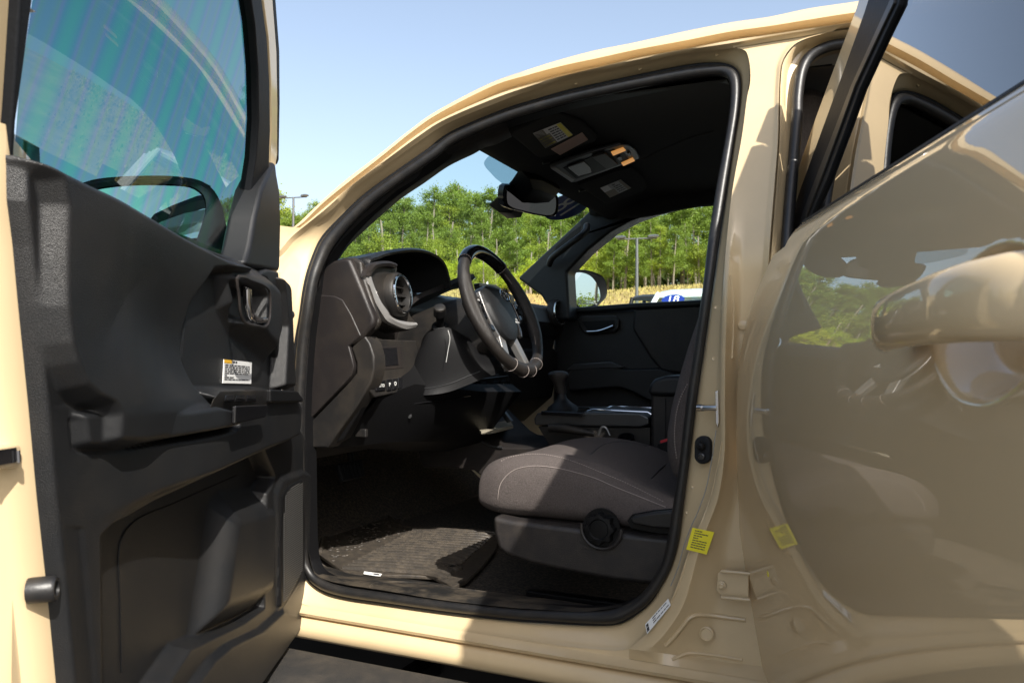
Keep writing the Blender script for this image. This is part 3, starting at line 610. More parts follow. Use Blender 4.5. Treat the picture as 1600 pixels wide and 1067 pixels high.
# instrument hood
hx = -.775; O = [(573, 420), (574, 403), (588, 397), (605, 391.5), (633, 387.5), (651, 387.5), (669, 391), (685, 399), (695, 411), (701, 430), (704, 446)]
o_ = spl_st([hX(x, y, hx) for x, y in O], 5); cz = sum(o_, V(0, 0, 0))/len(o_)
i_ = [p+V(.004, (cz.y-p.y)*.045, -.011) for p in o_]; o_b = [V(-1.10, p.y+(cz.y-p.y)*.1, max(1.17, p.z-.03)) for p in o_]; i_b = [V(-.95, p.y+(cz.y-p.y)*.14, p.z-.028) for p in o_]
MB().loft([o_b, [p.lerp(q, .8) for p, q in zip(o_b, o_)], [p+V(-.006, 0, 0) for p in o_], [p.lerp(q, .5)+V(.004, 0, 0) for p, q in zip(o_, i_)], i_, i_b]).build('instrument_hood', M['soft'], do)
ledge = [hX(x, y, -.79) for x, y in ((640, 470), (655, 459), (680, 449), (704, 438), (722, 431), (740, 428))]
MB().loft([spl_st(ledge, 4), spl_st([p+V(.006, 0, -.012) for p in ledge], 4), spl_st([p+V(-.03, 0, -.04) for p in ledge], 4), spl_st([p+V(-.12, 0, -.05) for p in ledge], 4)]).build('hood_ledge', M['dash'], do)
# gauges
gc = V(-.93, .42, 1.13); gn = V(.96, 0, .28).normalized()
ga = MB().slab([gc+V(0, y, 0)+V(-.28, 0, .96)*z for y, z in ((-.13, -.07), (.30, -.07), (.30, .06), (.2, .09), (-.06, .09), (-.13, .05))], gn, .01).build('gauge_cluster', M['screen'], truck, bevel=.003)
gu = V(-.28, 0, .96)
for cx in (.0, .19):
    c0 = gc+V(0, cx, 0)+gu*.0+gn*.004; q = c0
    MB().lathe([(.064, 0), (.064, .004), (.061, .004), (.060, 0)], c0, gn, 40).build('gauge_ring', M['darksilver'], ga)
    k = MB()
    for i in range(25):
        a = R_(-40+260*i/24); e0 = c0+gn*.002+V(0, 1, 0)*math.cos(a)*.057+gu*math.sin(a)*.057; e1 = c0+gn*.002+V(0, 1, 0)*math.cos(a)*(.048 if i % 3 == 0 else .053)+gu*math.sin(a)*(.048 if i % 3 == 0 else .053)
        k.tube([e0, e1], .0008, seg=4)
    k.build('gauge_scale', M['white'], ga)
    MB().tube([c0+gn*.004, c0+gn*.004+V(0, -.6, 0)*.06+gu*.02], .001, seg=4).build('gauge_needle', M['white'], ga)
# centre display
slab('centre_display', [hX(x, y, -.80) for x, y in ((752, 446), (772, 449), (797, 463), (800, 474), (757, 462))], (1, 0, .1), .02, M['screen'], do, .003)
slab('display_bezel', [hX(x, y, -.803) for x, y in ((748, 442), (775, 445), (803, 462), (806, 480), (754, 468))], (1, 0, .1), .02, M['darksilver'], do, .003)
# glove side of the dash: upper roll facing back
k = MB(); c1 = [hX(x, y, -.80) for x, y in ((806, 452), (840, 458), (862, 462), (884, 470))]
k.loft([[V(-.93, y, 1.195), V(-.86, y, 1.20), V(-.825, y, 1.18), V(-.81, y, 1.13), V(-.83, y, 1.08), V(-.88, y, 1.05), V(-.845, y, 1.02), V(-.84, y, .93), V(-.9, y, .84)] for y in (1.05, 1.25, 1.45, 1.56, 1.59)])
k.build('glove_panel', M['dash'], do)
# climate/switch cluster low on the centre stack
k = slab('accessory_switches', [hX(x, y, -.80) for x, y in ((745, 592), (795, 586), (799, 603), (795, 611), (747, 616))], (1, 0, .1), .03, M['gloss'], truck, .003)
for i, x in enumerate((757, 776, 788)):
    b = slab('push_button', [hX(x-5, 597-i, -.796), hX(x+3, 596-i, -.796), hX(x+3, 610-i, -.796), hX(x-5, 611-i, -.796)], (1, 0, .1), .006, M['black'], k, .001)
    text('button_symbol', 'II', hX(x-1, 603-i, -.7955), V(0, 1, 0), V(0, 0, 1), .012, M['grey'], b, .0002)

# ================================================================== STEERING WHEEL
WC = V(-.574, .502, 1.124); wu = V(-.41, 0, .912).normalized(); wr = V(0, 1, 0); wn = wr.cross(wu)*1.; wn = wn if wn.x > 0 else -wn
def wp(a, b, c=0): return WC+wr*a+wu*b+wn*c
sw = thing('steering_wheel_tmp', 'x', 'x'); bpy.data.objects.remove(sw)
N_ = 96; path = [wp(.174*math.cos(a), .174*math.sin(a)*(1 if math.sin(a) > -.80 else .985)) for a in [2*math.pi*i/N_ for i in range(N_)]]
rd = [.0165+.0015*math.cos(2*math.pi*i/N_*4)+(.001 if abs(math.sin(math.pi*2*i/N_)) < .5 else 0) for i in range(N_)]
rim = MB().tube(path, rd, seg=18, closed=True, up=wn).build('steering_wheel', M['leather'], truck)
rimb = None
def arc(a0, a1, r, c, n=30): return [wp(r*math.cos(R_(a0+(a1-a0)*i/(n-1))), r*math.sin(R_(a0+(a1-a0)*i/(n-1))), c) for i in range(n)]
MB().tube(arc(52, 128, .174, .0), .0181, seg=18, up=wn).build('rim_cap', M['gloss'], rim)
for a in (128.5, 51.5, 243, 297, 262, 278):
    c0 = wp(.174*math.cos(R_(a)), .174*math.sin(R_(a))); t = wr*(-math.sin(R_(a)))+wu*math.cos(R_(a)); rr_ = wr*math.cos(R_(a))+wu*math.sin(R_(a))
    MB().tube([c0+(rr_*math.cos(b)+wn*math.sin(b))*.0178 for b in np.linspace(0, 2*math.pi, 20, endpoint=False)], .0007, seg=5, closed=True).build('rim_stitch', M['stitch'], rim)
k = MB()
for i in range(90):
    a = R_(-38+84*i/89); c0 = wp(.159*math.cos(a), .159*math.sin(a), .002); k.tube([c0, c0+wn*.003+wu*.002], .0007, seg=4)
k.build('lace_stitching', M['stitch'], rim)
# hub / airbag cover
hub = [(-.075, .055), (-.045, .072), (0, .078), (.045, .072), (.075, .055), (.082, .02), (.076, -.02), (.058, -.058), (.03, -.082), (0, -.088), (-.03, -.082), (-.058, -.058), (-.076, -.02), (-.082, .02)]
hr = catmull([wp(a, b, -.012) for a, b in hub], 48, True)
def scl(r, s, d): return [WC+(p-WC)*1+((WC-p)-wn*(WC-p).dot(wn))*(1-s)+wn*d for p in r]
hubo = MB().loft([scl(hr, 1, -.03), scl(hr, 1, 0), scl(hr, .95, .010), scl(hr, .8, .017), scl(hr, .5, .021), scl(hr, .1, .022)], cu=True, cap=True).build('airbag_cover', M['soft'], rim)
def spoke(pts, d, th, m, nm='spoke', bev=.003): return slab(nm, [wp(a, b, d) for a, b in pts], wn, th, m, rim, bev, 3)
for s_ in (-1, 1):
    bz = spoke([(s_*.076, .048), (s_*.10, .036), (s_*.135, .03), (s_*.163, .028), (s_*.163, -.018), (s_*.135, -.022), (s_*.105, -.035), (s_*.078, -.05)], -.008, .022, M['plastic'], 'side_spoke', .006)
    slab('spoke_trim', [wp(s_*a, b, -.004) for a, b in ((.078, .055), (.088, .052), (.092, .0), (.086, -.055), (.074, -.075), (.068, -.07), (.079, -.04), (.083, .0))], wn, .012, M['spoke'], bz, .002)
    pad = slab('thumb_pad', [wp(s_*a, b, -.002) for a, b in ((.098, .032), (.128, .026), (.138, .004), (.128, -.018), (.1, -.028))], wn, .01, M['gloss'], bz, .004, 3)
    for a, b, r in ((.117, .004, .012),):
        MB().lathe([(r, 0), (r, .002), (r*.8, .004), (r*.5, .004), (r*.4, .002), (0, .002)], wp(s_*a, b, -.002), wn, 24).build('pad_button', M['black'], pad)
    text('pad_symbol', 'VOL' if s_ < 0 else 'MODE', wp(s_*.117, .024, -.0015), wr, wu, .006, M['white'], pad, .0002)
    spoke([(s_*.022, -.075), (s_*.052, -.062), (s_*.062, -.10), (s_*.072, -.150), (s_*.050, -.165), (s_*.036, -.12)], -.012, .020, M['spoke'], 'lower_spoke', .004)
slab('phone_switch', [wp(a, b, .0) for a, b in ((-.112, -.04), (-.092, -.045), (-.09, -.062), (-.11, -.058))], wn, .012, M['gloss'], rim, .002)
# emblem: crossed ellipses in an oval
def ell(c, a, b, r): return MB().tube([wp(c[0]+a*math.cos(t), c[1]+b*math.sin(t), .0245) for t in np.linspace(0, 2*math.pi, 36, endpoint=False)], r, seg=6, closed=True)
em = ell((0, .034), .026, .0175, .0019).build('emblem', M['chrome'], hubo)
ell((0, .034), .008, .0165, .0015).build('emblem_oval', M['chrome'], em); ell((0, .041), .0165, .0075, .0015).build('emblem_oval', M['chrome'], em)
text('airbag_lettering', 'SRS\nAIRBAG', wp(.022, -.038, .019), wr, wu, .008, M['grey'], hubo, .0002)
# column and stalk
col = MB(); ca = wn*-1
rgs = []
for d, a, b in ((-.03, .075, .07), (-.07, .085, .085), (-.14, .088, .10), (-.24, .085, .11), (-.34, .08, .11)):
    c0 = WC+wn*d+wu*(-.01); rgs.append([c0+wr*a*abs(math.cos(t))**.7*(1 if math.cos(t) > 0 else -1)+wu*b*abs(math.sin(t))**.7*(1 if math.sin(t) > 0 else -1) for t in np.linspace(0, 2*math.pi, 28, endpoint=False)])
coo = MB().loft(rgs, cu=True, cap=True).build('column_shroud', M['plastic'], truck)
q0 = hY(688, 515, .40); q1 = hY(687, 482, .36)
MB().lathe([(.022, -.01), (.024, .0), (.022, .012), (.013, .016)], q0, (q1-q0), 24).build('stalk_boot', M['black'], coo)
MB().tube([q0, q0.lerp(q1, .4), q0.lerp(q1, .62), q0.lerp(q1, .7), q1], [.011, .010, .0105, .0165, .0155], seg=16).build('stalk', M['black'], coo)
MB().lathe([(.0155, 0), (.0145, .004), (.010, .006), (0, .0065)], q1, (q1-q0), 20).build('stalk_cap', M['plastic'], coo)
# lower shroud visible as a big faceted panel under the rim
LS = ([[hY(x, y, .37) for x, y in ((668, 520), (655, 560), (640, 608), (660, 618))], [hY(x, y, .33) for x, y in ((668, 520), (652, 560), (640, 608), (660, 618))], [hY(x, y, .36) for x, y in ((700, 512), (705, 540), (700, 590), (702, 612))], [hY(x, y, .42) for x, y in ((735, 530), (745, 560), (752, 580), (754, 592))], [hY(x, y, .5) for x, y in ((760, 540), (775, 560), (790, 570), (795, 578))]])
LS = [spl_st(r, 5) for r in LS]; LS = [spl_st([r[i] for r in LS], 5) for i in range(len(LS[0]))]
MB().loft(LS+[[p+V(-.05, .02, .015) for p in LS[-1]]]).build('lower_shroud', M['black'], coo, sharp=80)

lsb = bvh(bpy.data.objects['lower_shroud'])
seamline('shroud_seam', lsb, ((645, 598), (660, 606), (700, 600), (730, 588), (750, 580)), M['darksilver'], coo, .0012, 40)
MB().tube(catmull([hY(x, y, .335) for x, y in ((700, 516), (703, 528), (700, 548), (697, 566))], 16), .0008, seg=5).build('shroud_crease', M['grey'], coo)
kb = bvh(bpy.data.objects['knee_panel'])
seamline('panel_gap', kb, ((600, 640), (640, 632), (690, 625), (735, 618)), M['gloss'], do, .0014, 40)
for x, y in ((596, 660), (640, 650)): 
    q = on(kb, x, y, .001)
    if q: MB().lathe([(.006, 0), (.005, .002), (0, .0022)], q, (.3, -.9, 0), 16).build('panel_screw', M['darksilver'], do)
q = on(kb, 560, 676, .004)
if q: MB().box(q, (.05, .012, .02)).build('bonnet_release', M['plastic'], truck, bevel=.003)

# ================================================================== SEATS, CONSOLE
def make_seat(dy, name):
    y0 = .455+dy; k = MB(); rings = []
    def crown(x): return .735+.055*math.exp(-((x+.34)/.20)**2)-.05*max(0, (x+.2)/.2)
    for x, s_ in ((-.505, .35), (-.503, .6), (-.492, .82), (-.470, .94), (-.44, 1), (-.38, 1), (-.32, 1), (-.26, 1), (-.2, 1), (-.14, 1), (-.08, 1), (-.02, 1), (.04, 1)):
        xs_ = x+.0; zt = crown(x); zb = .635; zm = (zt+zb)/2-.01; r = []
        hw = .258*(.90+.10*min(1, (x+.51)/.07))
        for i in range(40):
            t = 2*math.pi*i/40; c_, s2 = math.cos(t), math.sin(t)
            yy = abs(c_)**.42*(1 if c_ > 0 else -1); zz = abs(s2)**.55*(1 if s2 > 0 else -1)
            z = zm+(zt-zm if zz > 0 else zm-zb)*zz*(s_**.8)
            if zz > .5: z += .010*math.exp(-((abs(yy)-.86)/.14)**2)-.006*math.exp(-(yy/.5)**2)
            fx = xs_-.035*(abs(yy)**2 < .8)*0
            r.append(V(fx, y0+hw*yy*(1-.03*(1-s_)), z))
        rings.append(r)
    k.loft(rings, cu=True, cap=True)
    cu = k.build('seat_cushion' if dy == 0 else name, M['fabric'], truck, sub=1)
    return cu
cush = make_seat(0, 'x')
cb = bvh(cush)
seamline('piping', cb, ((779, 798), (778, 775), (783, 754), (800, 736), (830, 728), (870, 731), (900, 738), (930, 747), (960, 760), (1000, 776), (1040, 792)), M['stitch'], cush, .0008, 80)
seamline('stitching', cb, ((783, 720), (800, 713), (835, 709), (870, 713), (900, 722), (940, 738), (980, 755), (1040, 785)), M['stitch'], cush, .0008, 140, True)
seamline('seat_seam', cb, ((905, 722), (925, 708), (945, 694), (975, 690), (1010, 697)), M['black'], cush, .001, 40)
seamline('seat_seam', cb, ((1000, 770), (1020, 745), (1040, 725)), M['black'], cush, .001, 30)
SBP = [(768, 806), (800, 813), (850, 819), (905, 826), (960, 832), (1060, 842), (1060, 920), (1035, 917), (960, 908), (880, 893), (830, 882), (795, 870), (778, 858), (771, 835)]
sbase = slab('seat_base', [hY(x, y, .178) for x, y in SBP], (0, -1, 0), .05, M['seatplastic'], truck, .012, 4)
k = MB(); k.box((-.20, .46, .60), (.44, .50, .09)); k.build('base_pan', M['seatplastic'], sbase, bevel=.02, bseg=3)
for y_ in (.30, .62): MB().box((-.26, y_, .452), (.30, .03, .022)).build('seat_rail', M['black'], sbase, bevel=.004)
kc = hY(940, 824, .172)
rc = [kc+V(.043*math.cos(a), -.004, .043*math.sin(a)) for a in [R_(172+(190)*i/30) for i in range(31)]]
MB().tube(rc, .0042, seg=8).build('knob_surround', M['seatplastic'], sbase)
MB().lathe([(.040, -.004), (.040, .0015), (0, .0015)], kc, (0, -1, 0), 32).build('knob_well', M['black'], sbase)
k = MB(); prf = []
for (s_, h_) in ((1, .002), (1, .014), (.93, .020), (.70, .021), (.62, .018), (.3, .019), (.02, .019)):
    prf.append([kc+V(math.cos(t)*r, -h_, math.sin(t)*r) for t, r in [(2*math.pi*i/96, s_*(.0305+.0035*(max(-.5, math.cos(8*2*math.pi*i/96))) if s_ > .8 else .0305)) for i in range(96)]])
k.loft(prf, cu=True, cap=True); k.build('height_knob', M['black'], sbase, sharp=50)
slab('recline_lever', [hY(x, y, .150) for x, y in ((983, 811), (990, 806), (1020, 801), (1060, 797), (1060, 828), (1020, 825), (988, 819))], (0, -1, 0), .022, M['plastic'], sbase, .006, 4)
slab('lever_gap', [hY(x, y, .1755) for x, y in ((980, 813), (988, 803), (1020, 797), (1060, 793), (1060, 836), (1020, 832), (986, 825))], (0, -1, 0), .004, M['black'], sbase, .001)
# backrest leaning rearwards
def backrest(dy):
    k = MB(); rings = []
    for z, x, hw, th in ((.70, .04, .20, .07), (.76, -.005, .245, .085), (.84, -.005, .255, .09), (.95, .02, .258, .09), (1.1, .062, .25, .085), (1.25, .11, .22, .075), (1.33, .135, .18, .06), (1.35, .14, .1, .03)):
        rings.append([V(x+.012+th*abs(math.cos(t))**.6*(1 if math.cos(t) > 0 else -1)*(1)-.02*(abs(math.sin(t))**3)*(1 if math.cos(t) < 0 else 0), .455+dy+hw*abs(math.sin(t))**.5*(1 if math.sin(t) > 0 else -1), z) for t in np.linspace(0, 2*math.pi, 32, endpoint=False)])
    o = k.loft(rings, cu=True, cap=True).build('seat_backrest', M['fabric'], truck, sub=1)
    k = MB(); rings = []
    for z, hw, th in ((1.40, .08, .03), (1.42, .12, .05), (1.49, .13, .055), (1.56, .12, .05), (1.58, .08, .02)):
        rings.append([V(.16+(z-1.4)*.2+th*math.cos(t), .455+dy+hw*abs(math.sin(t))**.6*(1 if math.sin(t) > 0 else -1), z) for t in np.linspace(0, 2*math.pi, 24, endpoint=False)])
    k.loft(rings, cu=True, cap=True).build('headrest', M['fabric'], o, sub=1)
    MB().tube([V(.15, .40+dy, 1.30), V(.165, .40+dy, 1.42)], .006, seg=8).tube([V(.15, .51+dy, 1.30), V(.165, .51+dy, 1.42)], .006, seg=8).build('headrest_post', M['chrome'], o)
    return o
bk = backrest(0); bb = bvh(bk)
seamline('stitching', bb, ((1074, 600), (1063, 622), (1056, 650), (1054, 690), (1058, 720)), M['stitch'], bk, .0011, 60, True)
# passenger's seat: copies of the driver's
for src in (cush, bk, sbase):
    c_ = src.copy(); COL.objects.link(c_); c_.parent = truck; c_.matrix_parent_inverse = src.matrix_parent_inverse.copy(); c_.location = (0.02, .80, 0)
    if src is bk:
        for ch in src.children:
            if 'stitch' in ch.name: continue
            d = ch.copy(); COL.objects.link(d); d.parent = c_
# buckle
bu = hY(1040, 694, .70); b_ = MB().box(bu+V(.01, 0, -.03), (.035, .02, .08), Matrix.Rotation(R_(-20), 3, 'Y')).build('belt_buckle', M['black'], truck, bevel=.004)
MB().box(bu+V(.0, -.001, .008), (.024, .016, .012), Matrix.Rotation(R_(-20), 3, 'Y')).build('release_button', M['red'], b_, bevel=.001)
# floor mat
MZ = .446
mo = [hZ(x, y, MZ) for x, y in ((497, 864), (502, 858), (512, 828), (540, 810), (562, 800), (570, 792), (580, 789), (594, 794), (628, 820), (650, 824), (760, 829), (778, 838), (776, 856), (755, 882), (731, 905), (706, 917), (699, 911), (677, 900), (640, 898), (560, 897), (538, 893))]
fm = thing('floor_mat', 'dusty black rubber floor mat with long ribs lying in the driver footwell', 'floor mat', (-.8, .5, .43))
k = MB(); k.slab(mo, (0, 0, 1), .010); mto = k.build('mat_sheet', M['mat_rub'], fm, bevel=.003)
E0 = [hZ(x, y, MZ+.002) for x, y in ((537, 886), (650, 826))]; E1 = [hZ(x, y, MZ+.002) for x, y in ((706, 899), (769, 834))]
k = MB(); NR = 18
for i in range(NR):
    t = i/(NR-1); a = E0[0].lerp(E0[1], t); b = E1[0].lerp(E1[1], t); q = [a.lerp(b, s_) for s_ in (0, .3, .55, .72, .84, .92, 1)]
    bend = .055*(1-t)**2
    for j, s_ in enumerate((0, .3, .55, .72, .84, .92, 1)):
        if s_ > .7: q[j] += V(0, -bend*0, 0)+V(0, .0, 0)
        q[j] += V(0, (-.030*(1-t)+.02*t)*max(0, (s_-.72)/.28)**1.5, 0)
    q[0].z -= .004; q[-1].z -= .004
    k.tube(q, .0088, seg=8, flat=1.1)
k.build('mat_ribs', M['mat_rub'], fm)
k = MB(); rnd = random.Random(5)
for i in range(150):
    a = rnd.random(); b = rnd.random(); p = hZ(520+a*115-b*10, 878-a*50-b*48*(1-a*.35), MZ+.0005)
    k.lathe([(.007, 0), (.0055, .002), (0, .0026)], p, (0, 0, 1), 8)
k.build('mat_studs', M['mat_rub'], fm)['kind'] = 'stuff'
k = MB().tube([p+V(0, 0, .001) for p in catmull([hZ(x, y, MZ) for x, y in ((500, 862), (514, 829), (562, 802), (580, 791), (594, 796), (629, 822), (650, 826), (758, 831))], 60)], .006, seg=7).build('mat_lip', M['mat_rub'], fm)
pc = hZ(707, 889, MZ)
pl = MB().lathe([(.028, -.002), (.027, .008), (.024, .010), (.019, .010), (.018, .005), (.014, .005), (.013, .009), (.009, .009), (.008, .006), (0, .006)], pc, (0, 0, 1), 32).build('mat_retainer', M['mat_rub'], fm)
for a in (0, math.pi/2): MB().box(pc+V(0, 0, .009), (.02, .004, .002), Matrix.Rotation(a+.5, 3, 'Z')).build('retainer_cross', M['black'], pl, smooth=False)
card('care_tag', [hZ(x, y, MZ+.003) for x, y in ((569, 892), (597, 896), (594, 900), (568, 896))], 'white', fm, (0, 0, 1), [(.3, .7, .55, .9, 'ink')])

# console
k = MB(); k.slab([hY(x, y, .715) for x, y in ((649, 676), (672, 662), (704, 640), (730, 666), (752, 688), (766, 696), (790, 699), (870, 699), (1000, 715), (1000, 790), (800, 780), (740, 735), (700, 731), (662, 731), (655, 720))], (0, -1, 0), .37)
con = k.build('centre_console', M['dash'], truck, bevel=.006, bseg=3)
MB().tube(catmull([hY(x, y, .712) for x, y in ((704, 640), (730, 666), (752, 688), (766, 696), (785, 699))], 24), .0035, seg=6).build('console_edge', M['darksilver'], con)
slab('console_cheek', [hY(x, y, .76) for x, y in ((705, 641), (716, 640), (750, 676), (762, 690), (752, 689))], (0, -1, 0), .02, M['darksilver'], con, .002)
slab('bin_divider', [hY(x, y, .80) for x, y in ((768, 627), (774, 627), (799, 658), (792, 661))], (0, -1, 0), .02, M['darksilver'], con, .002)
k = MB().slab([hZ(x, y, .79) for x, y in ((745, 668), (772, 657), (798, 658), (802, 664), (770, 672), (752, 674))], (0, 0, 1), .01).build('storage_tray', M['khaki'], con, bevel=.002)
slab('console_tray', [hY(x, y, .77) for x, y in ((834, 654), (838, 646), (850, 643), (1000, 645), (1014, 652), (1014, 664), (1000, 668), (850, 665), (835, 664))], (0, -1, 0), .28, M['darksilver'], con, .006, 4)
slab('tray_side', [hY(x, y, .78) for x, y in ((840, 666), (1016, 668), (1016, 705), (860, 700))], (0, -1, 0), .26, M['plastic'], con, .003)
zt = hY(920, 641, .85).z
slab('shift_gate', [hZ(x, y, zt) for x, y in ((845, 642), (880, 636), (920, 636), (925, 641), (910, 645))], (0, 0, 1), .012, M['gloss'], con, .003)
for y in (.80, .98): MB().tube([V(-.44, y, zt), V(-.42, y, zt+.006), V(-.26, y, zt+.004), V(-.25, y, zt-.002)], .003, seg=8).build('tray_trim', M['chrome'], con)
MB().tube([hY(x, y, .74) for x, y in ((858, 668), (880, 669), (930, 678))], [.012, .013, .009], seg=12).build('handbrake', M['plastic'], truck)
MB().tube(catmull([hY(x, y, .735) for x, y in ((935, 680), (940, 668), (946, 668), (953, 680))], 14), .004, seg=8).build('cup_holder_rim', M['darksilver'], con)
MB().lathe([(.022, -.03), (.022, .004), (.019, .004), (.019, -.02), (0, -.02)], hY(978, 684, .75), (0, -.5, 1), 24).build('cup_holder', M['black'], con)
sh = hY(879, 640, .90)
bo = MB().lathe([(.055, -.01), (.045, .01), (.03, .02), (.016, .035), (.013, .05)], sh, (-.08, 0, 1), 24).build('shift_boot', M['soft'], truck)
MB().lathe([(.0125, 0), (.0125, .012), (.011, .013)], sh+V(-.004, 0, .040), (-.08, 0, 1), 20).build('shift_collar', M['chrome'], bo)
k = MB(); rings = []
for h_, a, b, dx in ((.05, .013, .013, 0), (.075, .0145, .016, -.002), (.10, .018, .021, -.004), (.118, .027, .025, -.006), (.132, .028, .026, -.006), (.142, .022, .022, -.004), (.146, .010, .012, -.002)):
    h_ = .05+(h_-.05)*.72; a *= 1.18; b *= 1.18
    rings.append([sh+V(dx-h_*.08+a*math.cos(t), b*math.sin(t), h_) for t in np.linspace(0, 2*math.pi, 24, endpoint=False)])
k.loft(rings, cu=True, cap=True).build('shift_knob', M['leather'], bo)
k = MB().box((-.08, .90, .80), (.32, .30, .22)).build('armrest_box', M['dash'], truck, bevel=.012, bseg=3)
slab('armrest_lid', [hY(x, y, .735) for x, y in ((1011, 618), (1014, 600), (1022, 592), (1040, 587), (1180, 583), (1180, 616), (1040, 620))], (0, -1, 0), .33, M['soft'], k, .014, 4)
MB().tube([hY(1040, 622, .737), hY(1040, 690, .737)], .0008, seg=4).build('box_seam', M['black'], k)

# ================================================================== OVERHEAD
HN = V(0, 0, -1)
def ceil(x, y, d=.0):
    p = on(hb, x, y, 0); return p+V(0, 0, -d)
def plane3(a, b, c):
    n = (b-a).cross(c-a).normalized(); n = n if n.z < 0 else -n; return a, n
PL = dict(v=plane3(ceil(797, 212), ceil(934, 215), ceil(846, 246)), p=plane3(ceil(903, 291), ceil(1010, 292), ceil(950, 316)), o=plane3(ceil(861, 265), ceil(895, 283), ceil(995, 240)))
def hslab(name, pts, d, th, m, par, bevel=.003):
    q = PL['o' if name != 'sun_visor' and name != 'ticket_strap' else ('v' if pts[0][1] < 250 else 'p')]
    return slab(name, [hp(x, y, q[0]+q[1]*d, q[1]) for x, y in pts], q[1], th, m, par, bevel)
def pv(k_, x, y, d): q = PL[k_]; return hp(x, y, q[0]+q[1]*d, q[1])
vis = hslab('sun_visor', [(797, 212), (803, 206), (850, 183), (874, 176), (912, 192), (934, 215), (930, 222), (864, 243), (846, 248), (839, 246)], .016, .014, M['headliner'], truck, .006)
lb = [pv('v', *p, .0175) for p in ((833, 209), (876, 192), (895, 211), (852, 232))]
vl = card('visor_label', lb, 'white', vis, PL['v'][1], [(0, 1, 0, .36, 'khaki'), (0, .30, 0, .30, 'white'), (.30, 1, .0, .46, 'khaki'), (0, 1, .84, 1, 'yellow')]+lines(.08, .95, 6, .50, .82, fill=.5)+[(v, v+.08, .05, .42, 'yellow') for v in (.4, .55, .7, .85)])
hslab('ticket_strap', [(861, 234), (910, 208), (919, 219), (875, 243)], .0178, .003, M['pink'], vis, .001)
vis2 = hslab('sun_visor', [(903, 291), (912, 286), (960, 268), (985, 262), (1004, 275), (1012, 292), (1005, 300), (965, 314), (950, 320), (944, 318)], .016, .014, M['headliner'], truck, .006)
lb = [pv('p', *p, .0175) for p in ((938, 294), (970, 281), (986, 294), (953, 309))]
card('visor_label', lb, 'grey', vis2, PL['p'][1], [(0, .45, 0, .35, 'white'), (.45, 1, 0, .45, 'khaki'), (0, 1, .86, 1, 'khaki')]+lines(.1, .95, 5, .5, .84, fill=.5))
for x, y in ((848, 249), (905, 293)): MB().tube([ceil(x, y, .012), ceil(x+10, y-2, .012)], .004, seg=8).build('visor_clip', M['darksilver'], truck)
oc = hslab('overhead_console', [(859, 263), (866, 259), (920, 240), (970, 226), (982, 227), (994, 236), (1000, 248), (990, 252), (930, 274), (900, 285), (893, 286)], .012, .012, M['darksilver'], truck, .004)
hslab('console_recess', [(880, 263), (925, 245), (960, 234), (975, 240), (985, 252), (935, 269), (900, 280)], .0135, .002, M['black'], oc, .0005)
hslab('lens_strip', [(861, 264), (868, 263), (898, 282), (893, 285)], .0165, .005, M['silver'], oc, .001)
hslab('console_block', [(925, 246), (945, 240), (966, 258), (948, 265)], .020, .007, M['dash'], oc, .002)
hslab('console_block', [(886, 262), (912, 253), (922, 262), (925, 270), (903, 276)], .0175, .005, M['gloss'], oc, .003)
hslab('map_lamp', [(955, 239), (974, 232), (978, 236), (958, 244)], .017, .004, M['lamp'], oc, .001)
hslab('map_lamp', [(971, 256), (989, 248), (992, 252), (974, 260)], .017, .004, M['lamp'], oc, .001)
hslab('lamp_button', [(964, 247), (970, 245), (973, 250), (967, 252)], .0165, .003, M['gloss'], oc, .001)
hslab('lamp_button', [(980, 241), (984, 239), (987, 243), (983, 245)], .0165, .003, M['gloss'], oc, .001)
seamline('headliner_seam', hb, ((1000, 251), (1040, 232), (1080, 215), (1115, 205)), M['dash'], hlo, .0012, 40)

# rear-view mirror: sensor housing, stalk, body
mc2 = V(-.66, .90, 1.478); mn2 = (V(.95, -.22, -.22)).normalized()
def rp(x, y, d=0): return hp(x, y, mc2+mn2*d, mn2)
ro_ = catmull([rp(*p) for p in ((786, 298), (789, 289), (800, 288), (830, 291), (856, 298), (871, 306), (873, 318), (870, 335), (862, 339), (842, 337), (815, 331), (795, 325), (787, 318))], 48, True); rcn = sum(ro_, V(0, 0, 0))/48
rvm = MB().loft([[p.lerp(rcn, .10)+mn2*.001 for p in ro_], [p.lerp(rcn, .05)+mn2*.004 for p in ro_], ro_, [p-mn2*.02 for p in ro_], [p.lerp(rcn, .25)-mn2*.04 for p in ro_]], cu=True, cap=True).build('rear_view_mirror', M['gloss'], truck)
MB().slab([p.lerp(rcn, .12)+mn2*.0018 for p in ro_], mn2, .0005).build('mirror_glass', mat('dimming_mirror', (.22, .22, .22), .03, metal=1.), rvm, smooth=False)
hs = [(-.74, 1.50), (-.80, 1.46), (-.72, 1.42), (-.66, 1.47), (-.64, 1.53), (-.68, 1.55)]
sh_ = [on(wbv, *p, lift=.02) for p in ((763, 320), (775, 309), (800, 280), (812, 262), (835, 265), (868, 282), (852, 296), (800, 300), (790, 330), (778, 331))]
P = sh_; cen = sum(P, V(0, 0, 0))/len(P)
MB().loft([[p for p in P], [p.lerp(cen, .08)+V(.03, 0, -.03) for p in P], [p.lerp(cen, .35)+V(.045, 0, -.045) for p in P]], cu=True, cap=True).build('sensor_housing', M['black'], truck, bevel=.004)
MB().tube([cen+V(.02, 0, -.02), rcn-mn2*.03], .014, seg=12).build('mirror_stalk', M['black'], rvm)

